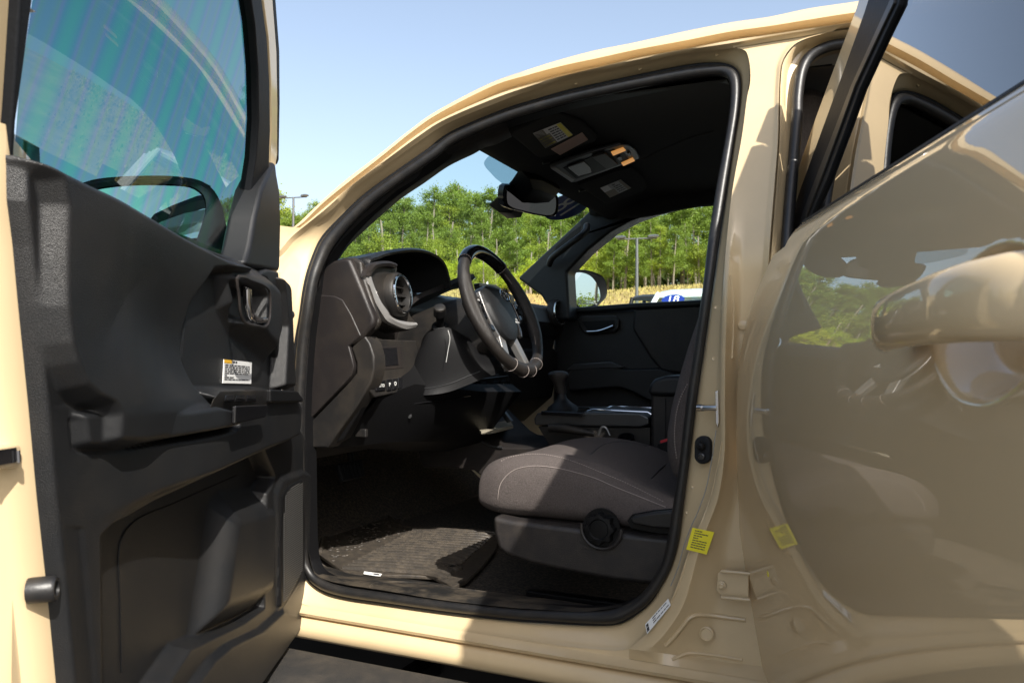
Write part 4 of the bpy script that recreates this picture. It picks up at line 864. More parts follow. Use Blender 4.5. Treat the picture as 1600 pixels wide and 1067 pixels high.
# ================================================================== DRIVER'S DOOR (hinged at the A-pillar, swung out)
DH = V(-.87, -.03, 0); dth = R_(63); de = V(math.cos(dth), -math.sin(dth), 0); dn = V(math.sin(dth), math.cos(dth), 0)
def hD(x, y, o): return hp(x, y, DH+dn*o, dn)
def sz(x, y, o): p = hD(x, y, o)-DH; return (p.dot(de), p.z)
def dP(s_, z, o): return DH+de*s_+dn*o+V(0, 0, z)
fd = None
NS, NZ = 560, 440
belt = [sz(*p, .045) for p in ((10, 231), (22, 231), (45, 234), (75, 248), (110, 270), (160, 298), (235, 338), (305, 376), (370, 402), (412, 424), (428, 440), (437, 470))]
belt = sorted([tuple(b) for b in belt]); 
bot = [sz(*p, .03) for p in ((500, 915), (474, 955), (455, 985), (436, 1012), (400, 1060), (340, 1110), (200, 1180), (90, 1240))]
bot = sorted([tuple(b) for b in bot])
lft = [sz(*p, .02) for p in ((17, 235), (18, 312), (27, 383), (36, 481), (52, 640), (64, 772), (80, 920), (94, 1067), (105, 1180))]
rgt = [sz(*p, .02) for p in ((437, 420), (440, 500), (444, 600), (447, 660), (470, 700), (474, 760), (474, 900), (465, 960))]
def interp(x, T): T = sorted(T); return np.interp(x, [t[0] for t in T], [t[1] for t in T])
u = np.linspace(0, 1, NS)[:, None]; v = np.linspace(0, 1, NZ)[None, :]
Z = .43+(1.22-.43)*v+0*u
zL = sorted([(z, s_) for s_, z in lft]); zR = sorted([(z, s_) for s_, z in rgt])
sL = np.interp(Z, [a for a, b in zL], [b for a, b in zL]); sR = np.interp(Z, [a for a, b in zR], [b for a, b in zR])
Sg = sR+(sL-sR)*u
zt_ = np.interp(Sg, [a for a, b in belt], [b for a, b in belt]); zb_ = np.interp(Sg, [a for a, b in bot], [b for a, b in bot])
Z = zb_+(zt_-zb_)*v
sL = np.interp(Z, [a for a, b in zL], [b for a, b in zL]); sR = np.interp(Z, [a for a, b in zR], [b for a, b in zR])
Sg = sR+(sL-sR)*u
def ov(x, o): return o if not isinstance(o, tuple) else o[0]+(o[1]-o[0])*min(1, max(0, (x-100)/240))
def pg(pts, o): return sdf([sz(x, y, ov(x, o)) for x, y in pts], Sg, Z)
dl = sL-Sg
O = .030+.014*sst(dl, .005, .14); O0 = O.copy()
# frame strip by the trailing edge: shallow channel
dl = sL-Sg
O += -.016*np.exp(-((dl-.034)/.008)**2)-.010*sst(-dl, -.012, 0)
# upper pad: bolster and armrest in one piece
LC = ((22, 231), (45, 235), (62, 246), (80, 262), (91, 285), (97, 320), (97, 400), (98, 480), (104, 540), (112, 575), (128, 612), (150, 634), (168, 643), (173, 652), (174, 697))
UP_ = LC+((181, 702), (222, 702), (300, 686), (364, 670), (369, 664), (370, 645), (366, 639), (340, 626), (326, 598), (320, 560), (328, 480), (350, 430), (412, 425), (380, 405), (300, 360), (150, 280), (60, 225))
bol = pg(UP_, (.052, .078))
LQc = np.array([sz(x, y, ov(x, (.052, .078))) for x, y in LC]); dleft = np.full(Sg.shape, 9.)
for i_q in range(len(LQc)-1):
    a_ = LQc[i_q]; e_q = LQc[i_q+1]-a_; t_q = np.clip(((Sg-a_[0])*e_q[0]+(Z-a_[1])*e_q[1])/(e_q @ e_q), 0, 1)
    dleft = np.minimum(dleft, np.hypot(Sg-a_[0]-t_q*e_q[0], Z-a_[1]-t_q*e_q[1]))
dtop = np.clip(zt_-Z, 0, 1)
q0_ = sz(175, 648, .062); q1_ = sz(369, 641, .085)
zar = q0_[1]+(q1_[1]-q0_[1])*(Sg-q0_[0])/(q1_[0]-q0_[0])
rim_ = sst(-bol, -.001, .013)
H_ = .022-.024*sst(dleft, .020, .20)*sst(dtop, .02, .16)+.012*sst(-Sg, -.75, -.35)
H_ = H_+(.030+.014*sst(-Sg, -.75, -.35)-H_)*np.exp(-(np.clip(Z-zar, 0, 1)/.050)**1.6)
H_ = np.where(Z > zar, H_, .030+.014*sst(-Sg, -.75, -.35)-.004*np.clip((zar-Z)/.05, 0, 1)-.008*np.exp(-((zar-Z)/.004)**2)*0)
O = np.where(bol < .0012, O0+rim_*H_, O)
O += -.003*np.exp(-((bol)/.0030)**2)
# front part round the handle: raised saddle
hsd = pg(((352, 415), (372, 404), (415, 425), (432, 440), (436, 520), (425, 560), (405, 540), (395, 530), (372, 515), (356, 480)), .06)
O += .030*sst(-hsd, -.012, .03)*1.
colm = pg(((418, 418), (437, 425), (441, 500), (446, 612), (424, 612), (427, 560), (430, 510), (425, 460)), .05)
O = np.maximum(O, .030+.045*sst(-colm, -.004, .014))
# arm body
arm = pg(((20, 650), (30, 800), (196, 822), (277, 781), (369, 740), (425, 711), (455, 699), (475, 688), (478, 630), (470, 612), (424, 606), (345, 606), (335, 622), (300, 628)), (.045, .088))
A = sst(-arm, -.002, .016)*sst(-Sg, -sz(150, 700, .045)[0], -sz(350, 700, .08)[0])
zu = np.clip((Z-sz(300, 770, .09)[1]), 0, 1)
under = sst(-arm, -.004, .05)
Oa = O0+(.084-O0)*A
# pocket recess under the arm
poc = pg(((188, 838), (205, 818), (277, 782), (369, 741), (440, 705), (455, 745), (444, 770), (440, 948), (410, 972), (333, 1012), (290, 1072), (200, 1200), (196, 1067)), (.045, .075))
Pm = sst(-poc, -.003, .007)
left = sst(Sg-sz(185, 900, .03)[0], -.01, .06)
O = O*(1-Pm)+Pm*.012
# speaker pod bulge
podd = pg(((367, 787), (382, 765), (433, 760), (446, 768), (442, 850), (441, 948), (410, 972), (333, 1012), (341, 966), (354, 879)), .055)
O = np.maximum(O, .012+.040*sst(-podd, -.004, .060)*(Z < zar))
lipd = pg(((295, 1072), (333, 1021), (360, 998), (410, 975), (441, 948), (476, 893), (500, 900), (470, 990), (400, 1090), (240, 1200)), .055)
O = np.maximum(O, .012+.046*sst(-lipd, -.002, .014)*(Z < zar))
O = np.where((arm < .004) & (bol > -.001), np.maximum(O, Oa), O)
# recess round the interior handle
hr_ = pg(((373, 440), (384, 438), (414, 450), (420, 462), (419, 500), (411, 510), (382, 501), (377, 480)), .075)
O -= .030*sst(-hr_, -.001, .006)
# bring the panel edge back to the door
ed = np.minimum(np.minimum(Sg-sR, sL-Sg)+.0, np.minimum(zt_-Z, Z-zb_)+.004)
O = O*sst(ed, -.004, .010)+(-.004)*(1-sst(ed, -.004, .010))
gzone = pg(((436, 768), (446, 745), (478, 735), (495, 740), (495, 975), (440, 955)), .055)
O = O+(.052-O)*sst(-gzone, -.004, .010)
pad = pg(((167, 643), (174, 697), (180, 702), (222, 702), (367, 669), (370, 650), (369, 640), (340, 632), (300, 622), (230, 630)), (.062, .085))
gr = pg(((474, 748), (451, 761), (442, 776), (439, 850), (440, 948), (445, 946), (476, 893), (478, 820)), .055)
O = O+(np.maximum(O, Oa+.012)-O)*sst(-pad, -.001, .007); O += -.004*np.exp(-((pad)/.0035)**2)*(Z < zar-.004)
O = np.where(gr < .0, O*.4+.6*(.056+.0*Sg), O); O += -.003*np.exp(-(gr/.002)**2)*(Z < zar)
# soften
for _ in range(3):
    O[1:-1, 1:-1] = (O[1:-1, 1:-1]*2+O[:-2, 1:-1]+O[2:, 1:-1]+O[1:-1, :-2]+O[1:-1, 2:])/6
X3 = (np.array(DH)[None, None, :]+Sg[..., None]*np.array(de)+O[..., None]*np.array(dn)); X3[..., 2] += Z
vid = np.arange(NS*NZ).reshape(NS, NZ)
F = np.stack([vid[:-1, :-1], vid[1:, :-1], vid[1:, 1:], vid[:-1, 1:]], -1)
cen_ = lambda a: (a[:-1, :-1]+a[1:, :-1]+a[1:, 1:]+a[:-1, 1:])/4
mp_ = cen_(pad) < 0; mg_ = (cen_(gr) < 0); mh_ = (cen_(hr_) < -.002)
def submesh(name, mask, m, parent):
    f = F[mask]; ids, inv = np.unique(f, return_inverse=True)
    me = bpy.data.meshes.new(name); me.from_pydata(X3.reshape(-1, 3)[ids].tolist(), [], inv.reshape(f.shape).tolist()); me.materials.append(m)
    me.polygons.foreach_set('use_smooth', [True]*len(me.polygons)); me.update()
    bm = bmesh.new(); bm.from_mesh(me); bmesh.ops.recalc_face_normals(bm, faces=bm.faces)
    if sum((f_.normal.dot(dn) for f_ in list(bm.faces)[:500])) < 0: bmesh.ops.reverse_faces(bm, faces=bm.faces)
    bm.to_mesh(me); bm.free()
    o = bpy.data.objects.new(name, me); COL.objects.link(o); o.parent = parent
    if parent.type == 'EMPTY': o.matrix_parent_inverse = Matrix.Translation(parent.location).inverted()
    return o
# door shell (painted): flange beyond the trim, trailing edge, outer skin
ds = MB()
Lz = [sz(*p, .0) for p in ((17, 210), (18, 235), (18, 312), (27, 383), (36, 481), (52, 640), (64, 772), (80, 920), (94, 1067), (105, 1200))]
Lz = spl_st([V(a, 0, b) for a, b in Lz], 6)
def cedge(ds_, o): return [dP(p.x+ds_, p.z, o) for p in Lz]
ds.loft([cedge(-.05, .0), cedge(.004, .004), cedge(.016, .012), cedge(.035, .014), cedge(.050, .006), cedge(.062, .0), cedge(.072, -.02), cedge(.088, -.028), cedge(.10, -.034), cedge(.112, -.045), cedge(.116, -.065), cedge(.110, -.085)])
zz = np.linspace(.40, 1.20, 18)
ds.loft([[dP(s_, z, -.088+.03*max(0, (z-.85))**2*3-.02*max(0, .6-z)) for z in zz] for s_ in np.linspace(-.03, 1.13, 12)])
ds.loft([[dP(s_, z, -.003) for z in np.linspace(.415, 1.185, 6)] for s_ in np.linspace(.0, 1.02, 8)])
ds.loft([[dP(-.03, z, o) for z in (.42, .8, 1.19)] for o in (-.088, -.003)])
ds.loft([[dP(s_, .405, o) for s_ in (-.03, .5, 1.1)] for o in (-.088, .0)])
door = ds.build('driver_door', M['paint'], truck, sharp=40)
trim = submesh('door_panel', ~(mp_ | mg_), M['door_trim'], door)
submesh('armrest_pad', mp_, M['soft'], door)
grl = submesh('speaker_grille', mg_, M['black'], door); M['grille'] = mat('grille_plastic', (.06, .058, .055), .45)
# grille ribs
k = MB(); g0 = sz(440, 948, .058); 
db = BVHTree.FromPolygons([tuple(p) for p in X3.reshape(-1, 3).tolist()], F.reshape(-1, 4).tolist())
gpoly = [(475, 750), (452, 762), (443, 778), (441, 850), (441, 944), (446, 942), (476, 890)]
for i in range(66):
    y = 742+i*3.3; seg_ = []
    for x in np.linspace(438, 478, 16):
        yy = y+(478-x)*.62+0
        if sdf(gpoly, np.array([x]), np.array([yy]))[0] < -1: 
            p = on(db, x, yy, .0012)
            if p is not None: seg_.append(p)
    if len(seg_) > 2: k.tube([seg_[0], seg_[len(seg_)//2], seg_[-1]], .0012, seg=5, up=dn)
print('RIBS', len(k.f)); k.build('grille_ribs', M['grille'], door)
# weatherstrip at the trim edge
MB().tube([p.lerp(q, .5) for p, q in zip(cedge(.0, .012)[8:], cedge(-.012, .016)[8:])], .009, seg=8).build('door_weatherstrip', M['rubber'], door)
# handle bezel + lever
def onD(x, y, l=.0015): return on(db, x, y, l)
bz_ = [hD(x, y, .082) for x, y in ((370, 436), (380, 432.5), (392, 437), (415, 447), (421, 455), (422.5, 470), (421, 500), (415, 511), (404, 510), (382, 503), (376, 490), (373, 460))]
k = MB().tube(catmull(bz_, 50, True), .0028, seg=8, closed=True, flat=.8).build('handle_bezel', M['dash'], door)
MB().tube(catmull([hD(x, y, .070) for x, y in ((386, 452), (387, 475), (391, 492), (402, 500), (414, 500))], 24), [.007]*12+[.006]*12, seg=10).build('inside_handle', M['chrome'], door)
MB().slab([hD(x, y, .062) for x, y in ((383, 446), (392, 450), (392, 466), (384, 464))], dn, .008).build('lock_knob', M['gloss'], door, bevel=.002)
# airbag caution label
LQ = ((350, 561.5), (393.5, 566), (392.5, 599.5), (348, 598.5)); lo_ = max((onD(*p, 0)-DH).dot(dn) for p in LQ+((371, 563), (371, 599), (371, 581)))+.0015; c4 = [hD(*p, lo_) for p in LQ]
card('caution_label', c4, 'white', door, -dn if False else dn, [(0, .14, .0, .26, 'amber')]+lines(.03, .13, 1, .30, .98, fill=.8)+lines(.2, .9, 8, .04, .92, fill=.5))
# window switch pod and lock plunger
tz = hD(424, 622, .10).z
def hT(x, y, z): return hZ(x, y, z)
swp = slab('switch_pod', [hD(x, y, .088) for x, y in ((332, 624), (345, 608), (418, 606), (424, 612), (419, 627), (400, 628))], V(.3, .15, .95), .02, M['plastic'], door, .004, 3)
slab('pod_front', [hD(x, y, .096) for x, y in ((424, 608), (466, 611), (474, 622), (474, 628), (424, 629))], dn, .05, M['black'], door, .008, 3)
slab('pod_inset', [hD(x, y, .104) for x, y in ((369, 634), (418, 632), (419, 643), (415, 652), (368, 662))], dn, .006, M['gloss'], door, .002)
lp = hD(440, 609, .05)
MB().lathe([(.0035, -.02), (.0035, .004), (.0065, .006), (.0070, .013), (.005, .015), (0, .015)], lp, (0, 0, 1), 20).build('lock_plunger', M['chrome'], door)
# mirror sail trim at the front of the window
TN = (dn*math.cos(R_(0))+V(0, 0, 0))
slab('sail_trim', [hD(x, y, .055) for x, y in ((384, 412), (392, 385), (400, 340), (410, 295), (425, 262), (431, 252), (433, 272), (438, 300), (439.5, 350), (438, 420), (436, 425), (388, 418))], dn, .05, M['soft'], door, .010, 4)
slab('sail_foot', [hD(x, y, .060) for x, y in ((404, 432), (412, 423), (420, 420.5), (436, 424), (440, 500), (436, 560), (428, 510), (424, 455), (418, 436))], dn, .05, M['soft'], door, .006, 3)
# window: leaning towards the cabin with the tumblehome
gz0 = 1.19
gN = (dn-V(0, 0, .0)+V(0, 0, -.22)).normalized(); gP = DH+dn*.0+V(0, 0, gz0)
def hG(x, y, o=0): return hp(x, y, gP+gN*o, gN)
gpts = [hG(*p) for p in ((20, 260), (24, 215), (30, 140), (52, -10), (60, -60), (378, -60), (388, 0), (397, 40), (402, 110), (404, 180), (402, 240), (396, 290), (384, 380), (378, 430), (300, 420), (60, 300))]
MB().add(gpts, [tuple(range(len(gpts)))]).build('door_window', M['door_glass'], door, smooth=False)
def frame(pa, o0, o1, m, nm, bev=.003): return slab(nm, [hG(*p, o0) for p in pa], gN, o0-o1, m, door, bev)
frame([(383, -60), (398, -60), (410, 0), (418, 60), (422, 130), (423, 200), (421, 262), (415, 275), (405, 290), (398, 330), (386, 400), (378, 400), (392, 300), (400, 250), (404, 190), (403, 110), (398, 40)], .012, -.01, M['rubber2'], 'window_channel', .004)
frame([(410, -60), (418, -60), (427, 0), (433, 80), (434.5, 160), (434, 240), (431, 262), (421, 262), (424, 200), (423, 130), (419, 60), (411, 0)], .004, -.03, M['paint'], 'window_frame', .004)
frame([(424, -60), (431, 0), (437, 80), (437.5, 160), (436, 250), (433, 258), (434, 160), (432, 80), (426, 0), (419, -60)], -.006, -.035, M['rubber2'], 'frame_seal', .002)
frame([(14, 262), (19, 190), (24, 120), (32, 0), (36, -60), (60, -60), (52, 0), (36, 120), (26, 190), (22, 262)], .014, -.01, M['rubber2'], 'window_channel', .003)
frame([(-40, 240), (-40, -60), (36, -60), (30, 0), (24, 100), (20, 190), (20, 240)], .004, -.05, M['paint'], 'window_frame', .004)
MB().slab([hG(*p, .012) for p in ((46, 12), (56, 19), (44, 21))], gN, .004).build('frame_clip', M['khaki'], door, smooth=False)
# latch and bumper on the shut face
ls = [dP(p[0], p[1], .014) for p in [sz(*q, .014) for q in ((-10, 700), (30, 694), (35, 697), (33, 727), (28, 731), (-10, 733))]]
lt = slab('door_latch', ls, dn, .02, M['jamb'], door, .003); 
MB().slab([hD(x, y, .0155) for x, y in ((-10, 704), (26, 699), (27, 722), (-10, 728))], dn, .002).build('latch_mouth', M['gloss'], door, smooth=False)
MB().tube([hD(27, 703, .017), hD(28, 722, .017)], .0025, seg=8).build('latch_fork', M['chrome'], door)
bc = hD(52, 922, .010)
MB().lathe([(.0125, -.004), (.0125, .018), (.0105, .021), (.0075, .021), (.007, .014), (0, .014)], bc, dn+V(.15, .35, .05), 24).build('door_bumper', M['rubber'], door)
for y0 in (868, 900): pass
# exterior mirror housing seen through the glass
mcd = DH+de*.28+dn*-.17+V(0, 0, 1.24)
mnd = V(.93, .10, .33).normalized()
mnd = V(.83, -.50, .385).normalized()
def mq(x, y, d=0): return hp(x, y, mcd+mnd*d, mnd)
mo_ = catmull([mq(*p) for p in ((118, 292), (150, 282), (200, 277), (262, 276), (305, 281), (330, 293), (344, 315), (353, 350), (357, 385), (345, 412), (300, 420), (150, 350))], 60, True); mcn = sum(mo_, V(0, 0, 0))/60
in_ = catmull([mq(*p) for p in ((128, 302), (155, 294), (205, 288), (262, 288), (300, 292), (318, 305), (322, 325), (316, 350), (308, 372), (297, 395), (270, 400), (150, 330))], 60, True)
dm = MB().loft([in_, [p.lerp(q, .5)+mnd*.004 for p, q in zip(in_, mo_)], mo_, [p-mnd*.03 for p in mo_], [p.lerp(mcn, .2)-mnd*.08 for p in mo_], [p.lerp(mcn, .7)-mnd*.11 for p in mo_]], cu=True).build('door_mirror', M['black'], door)
MB().slab([p-mnd*.003 for p in in_], mnd, .001).build('mirror_glass', M['mirror'], door, smooth=False)
top_ = [mq(*p, .0) for p in ((118, 290), (150, 280), (200, 275.5), (262, 275), (305, 280), (330, 291))]
MB().loft([spl_st(top_, 5), spl_st([p-mnd*.02+V(0, 0, .003) for p in top_], 5), spl_st([p-mnd*.07-V(0, 0, .01) for p in top_], 5)]).build('mirror_cap', M['paint'], door)
MB().tube([mq(335, 400, -.05), DH+de*.12+dn*-.06+V(0, 0, 1.15)], .035, seg=12, flat=.7).build('mirror_arm', M['black'], door)

# ================================================================== REAR DOOR (outer skin towards the camera)
th2 = R_(71.17); e2 = V(math.cos(th2), -math.sin(th2), 0); n2 = V(-math.sin(th2), -math.cos(th2), 0)
TZ = [(.40, -10), (.60, -9), (.70, -7), (.76, -5), (.82, -3), (.87, -1), (.90, 1), (.93, 3), (.97, 5), (1.03, 9), (1.1, 12.5), (1.165, 16), (1.185, 26), (1.20, 42), (1.22, 55)]
zs = np.linspace(.40, 1.215, 120); tl = np.interp(zs, [a for a, b in TZ], [b for a, b in TZ]); of = np.concatenate([[0], np.cumsum(-np.tan(np.radians((tl[1:]+tl[:-1])/2))*np.diff(zs))])
of += -.106-np.interp(.87, zs, of)
def offz(z): return float(np.interp(z, zs, of))
def rP(s_, z, o): return V(0, 0, z)+e2*s_+n2*o
def hR(x, y, extra=0.):
    o = -.12
    for _ in range(15):
        d = ray(x, y); n_a = np.array(n2); kq = (o-CAM @ n_a)/(d @ n_a); p = CAM+kq*d; o = offz(p[2])+extra
    return V(float(p @ np.array(e2)), p[2], o)
LE = [hR(*p) for p in ((1222, 388), (1205, 397), (1181, 450), (1166, 490), (1153, 560), (1148, 640), (1149, 730), (1153, 780), (1170, 845), (1157, 900), (1156, 990), (1157, 1067), (1157, 1140))]
LE = [hR(*p) for p in ((1222, 388), (1205, 400), (1181, 450), (1164, 500), (1152, 560), (1148, 640), (1149, 730), (1152, 800), (1155, 900), (1156, 990), (1157, 1067), (1157, 1140))]
lz = sorted([(p.y, p.x) for p in LE])
def lead(z): return float(np.interp(z, [a for a, b in lz], [b for a, b in lz]))
SEND = 1.12
def cpos(u, z): return lead(z)+(SEND-lead(z))*u
HC = V(.915, 1.03, 0)                                       # handle cup centre (s, z)
sk_ = []
us = np.concatenate([np.linspace(0, .04, 8), np.linspace(.05, .55, 24), np.linspace(.56, 1, 110)])
ZS = np.concatenate([np.linspace(.40, .90, 50), np.linspace(.904, 1.16, 90), np.linspace(1.163, 1.215, 24)])
for u_q in us:
    col_ = []
    for z in ZS:
        s_ = cpos(u_q, z); o = offz(z)
        d0 = s_-lead(z)
        o -= .006*math.exp(-(d0/.010)**2)                   # rolled leading edge
        q = ((s_-HC.x)/.075)**2+((z-HC.y)/.052)**2
        if q < 2.2: o -= .030*(1-sst(np.array([q]), .35, 1.05)[0])
        col_.append(rP(s_, z, o))
    sk_.append(col_)
rdm = MB(); le0 = sk_[0]
rdm.loft([[p-n2*.035 for p in le0], [p-n2*.010-e2*.0 for p in le0]]+sk_+[[p-n2*.03 for p in sk_[-1]]])
bk_ = [[rP(s_, z, offz(z)-.085) for z in (.42, .8, 1.17)] for s_ in (.12, .6, SEND-.02)]
rdm.loft(bk_); rdm.loft([[rP(SEND-.0, z, offz(z)) for z in (.42, .8, 1.19)], [rP(SEND-.02, z, offz(z)-.085) for z in (.42, .8, 1.17)]])
rdoor = rdm.build('rear_door', mat('door_paint', (.60, .45, .26), .5, coat=1., spec=.25, crough=.0, var=.02, vscale=2.), truck, sharp=60)
rdoor.data.materials[0].node_tree.nodes['Principled BSDF'].inputs['Coat IOR'].default_value = 1.85
# inner trim card of the rear door
MB().slab([rP(s_, z, -.21) for s_, z in ((.2, .44), (1.08, .44), (1.08, 1.17), (.2, 1.17))], -n2, .03).build('inner_card', M['soft'], rdoor, bevel=.01)
# belt moulding, window, frame
gt = R_(10.5); rgn = (n2*math.cos(gt)+V(0, 0, math.sin(gt))).normalized(); rg0 = V(0, 0, 1.30)+n2*-.243
def hW(x, y, o=0): return hp(x, y, rg0+rgn*o, rgn)
bm_ = [rP(s_, 1.212, offz(1.215)-.001) for s_ in np.linspace(lead(1.2)+.01, SEND, 30)]
MB().tube(bm_, .0055, seg=8, up=(0, 0, 1)).build('belt_moulding', M['rubber2'], rdoor)
W = [hW(*p) for p in ((1240, 400), (1262, 345), (1300, 225), (1350, 90), (1380, -40), (1420, -160), (1900, -160), (1900, -300), (1500, 150))]
wz = 1.207; a_ = V(0, 0, wz)+e2*.22+n2*(-.243+(1.30-wz)*math.tan(gt)); b_ = V(0, 0, wz)+e2*1.08+n2*(-.243+(1.30-wz)*math.tan(gt))
t1 = V(0, 0, 1.635)+e2*1.04+n2*(-.243-(1.635-1.30)*math.tan(gt)); t0 = V(0, 0, 1.63)+e2*.52+n2*(-.243-(1.63-1.30)*math.tan(gt)); print('FRAME', [tuple(round(c, 2) for c in (hW(*q).dot(e2), hW(*q).z, hW(*q).dot(n2))) for q in ((1240, 285), (1305, 100), (1337, 15), (1385, -130))])
pf = [hW(*p) for p in ((1262, 345), (1300, 225), (1350, 90), (1385, -15), (1410, -90))]
MB().add([a_, b_, t1, t0, pf[4], pf[3], pf[2], pf[1], pf[0]], [tuple(range(9))]).build('rear_window', M['privacy'], rdoor, smooth=False)
def rslab(nm, pts, o0, o1, m, bev=.003): return slab(nm, [hW(*p, o0) for p in pts], rgn, o0-o1, m, rdoor, bev)
rslab('window_channel', [(1224, 388), (1232, 350), (1252, 290), (1285, 200), (1318, 110), (1350, 20), (1372, -50), (1397, -130), (1430, -130), (1420, -50), (1403, 10), (1375, 70), (1343, 140), (1318, 210), (1292, 280), (1270, 330), (1258, 370), (1245, 384)], .006, -.012, M['rubber2'], .003)
rslab('channel_lip', [(1248, 375), (1262, 330), (1285, 272), (1311, 202), (1336, 133), (1368, 64), (1396, 5), (1400, -40), (1398, -60), (1390, 0), (1360, 66), (1330, 132), (1304, 200), (1277, 270), (1254, 330), (1242, 375)], .010, .004, M['rubber'], .002)
rslab('window_frame', [(1208, 396), (1217, 355), (1240, 285), (1270, 195), (1305, 100), (1337, 15), (1360, -60), (1385, -130), (1399, -130), (1376, -60), (1354, 15), (1322, 105), (1289, 195), (1256, 285), (1234, 350), (1225, 388)], .003, -.045, M['paint'], .004)
tp = [t0, t1]; MB().slab([t0+V(0, 0, -.02), t1+V(0, 0, -.02), t1+V(0, 0, .035), t0+V(0, 0, .035)], rgn, .03).build('window_frame', M['paint'], rdoor, bevel=.006)
MB().slab([b_+V(0, 0, -.01), b_+e2*.05+V(0, 0, -.01), t1+e2*.05+V(0, 0, .035), t1+V(0, 0, .035)], rgn, .03).build('window_frame', M['paint'], rdoor, bevel=.006)
# exterior handle: pull bar carried on two feet
def hq(s_, z, o): return rP(s_, z, offz(z)+o)
hb0 = []
for s_, zc, o, a, b in ((.795, 1.030, .012, .006, .004), (.800, 1.030, .020, .016, .008), (.815, 1.031, .030, .020, .011), (.85, 1.033, .040, .0205, .012), (.90, 1.036, .045, .021, .012), (.95, 1.039, .045, .0225, .012), (.985, 1.041, .040, .024, .013), (1.01, 1.042, .030, .025, .014), (1.03, 1.043, .016, .024, .014), (1.04, 1.043, .004, .018, .01)):
    hb0.append([hq(s_, zc, o)+V(0, 0, 1)*(a*abs(math.sin(t))**.8*(1 if math.sin(t) > 0 else -1))+n2*(b*math.cos(t)) for t in np.linspace(0, 2*math.pi, 28, endpoint=False)])
hdl = MB().loft(hb0, cu=True, cap=True).build('door_handle', M['paint'], rdoor)
MB().tube([hq(.82, 1.030, -.004), hq(.82, 1.031, .03)], .011, seg=14).build('handle_foot', M['paint'], rdoor)
MB().tube([hq(1.00, 1.04, -.01), hq(1.0, 1.04, .03)], .016, seg=14).build('handle_foot', M['paint'], rdoor)
# yellow dab of paint on the skin
p_ = hR(1200, 896); q_ = rP(p_.x, p_.y, p_.z+.0006)
card('paint_dab', [q_+e2*a+V(0, 0, b) for a, b in ((-.003, .004), (.004, .003), (.003, -.004), (-.004, -.003))], 'yellow', rdoor, n2)

for i, (xa, xb) in enumerate(((352, 366), (369, 383), (386, 400))):
    b_q = MB().slab([hD(xa, 617, .0885), hD(xb, 616, .0885), hD(xb+1, 624, .0905), hD(xa-1, 625, .0905)], V(.3, .15, .95), .004).build('window_switch', M['gloss'], door, bevel=.0015)
tdb = db
for pts in (((190, 1050), (188, 950), (187, 850), (204, 820), (277, 784), (369, 743)),):
    seamline('panel_seam', tdb, pts, M['black'], door, .0009, 50)

# ================================================================== SURROUNDINGS
def structure(o): o['kind'] = 'structure'; return o
asph = mat('asphalt', (.050, .048, .047), .85, bump=.5, bscale=140, var=.5, vscale=170.)
drygrass = mat('dry_grass', (.30, .21, .075), .95, bump=1., bscale=30, var=.35, vscale=1.3)
field = mat('field', (.16, .17, .06), .95, var=.3, vscale=.2)
structure(MB().add([V(-700, -700, -.02), V(700, -700, -.02), V(700, 700, -.02), V(-700, 700, -.02)], [(0, 1, 2, 3)]).build('ground', field, smooth=False))
structure(MB().add([V(-60, -40, 0), V(60, -40, 0), V(60, 20.5, 0), V(-60, 20.5, 0)], [(0, 1, 2, 3)]).build('parking_lot', asph, smooth=False))
rnd = random.Random(11)
def gh(x, y):
    t = max(0, min(1, (y-20.5)/16.5)); return .02+4.25*t*t*(3-2*t)+.25*math.sin(x*.21+1)*t+.12*math.sin(x*.53)*t+max(0, y-37)*.02
hx_ = np.linspace(-110, 60, 120); hy_ = np.linspace(20.4, 140, 70)
structure(MB().loft([[V(x, y, gh(x, y)) for x in hx_] for y in hy_]).build('hillside', drygrass))
k = MB()
for i in range(12000):
    y = 26+rnd.random()**.7*12; x = -y*.9+rnd.random()*y*.95; z = gh(x, y); h_ = .05+.10*rnd.random(); a = rnd.random()*3.1; w_ = .03+.03*rnd.random()
    k.add([V(x-w_*math.cos(a), y-w_*math.sin(a), z-.02), V(x+w_*math.cos(a), y+w_*math.sin(a), z-.02), V(x+rnd.uniform(-.06, .06), y+rnd.uniform(-.05, .05), z+h_)], [(0, 1, 2)])
tag(k.build('dry_grass', mat('grass_blades', (.34, .27, .09), .9, var=.4, vscale=3), smooth=False), 'dry golden grass growing on the bank below the trees', None, None, 'stuff')

def leafmat(name, c, v):
    m = mat(name, c, .6, var=v, vscale=1.1); t = m.node_tree; b = t.nodes['Principled BSDF']
    tr = t.nodes.new('ShaderNodeBsdfTranslucent'); tr.inputs[0].default_value = (c[0]*1.3, c[1]*1.3, c[2]*.8, 1); mx = t.nodes.new('ShaderNodeMixShader'); mx.inputs[0].default_value = .3
    o = [n for n in t.nodes if n.type == 'OUTPUT_MATERIAL'][0]
    t.links.new(b.outputs[0], mx.inputs[1]); t.links.new(tr.outputs[0], mx.inputs[2]); t.links.new(mx.outputs[0], o.inputs[0]); return m
LM = [leafmat('pine_leaves', (.17, .24, .025), .5), leafmat('bright_leaves', (.38, .46, .02), .4), leafmat('mid_leaves', (.27, .33, .03), .5)]
bark = mat('bark', (.25, .205, .155), .9, bump=1., bscale=20, var=.3, vscale=6)
def leaf(k, p, s_, rn):
    a = Vector((rn.gauss(0, 1), rn.gauss(0, 1), rn.gauss(0, .7))).normalized(); b = a.orthogonal().normalized(); b = (Matrix.Rotation(rn.random()*6.28, 3, a) @ b); c = a.cross(b)
    k.add([p-b*s_, p+c*s_*.45, p+b*s_, p-c*s_*.45], [(0, 1, 2, 3)])
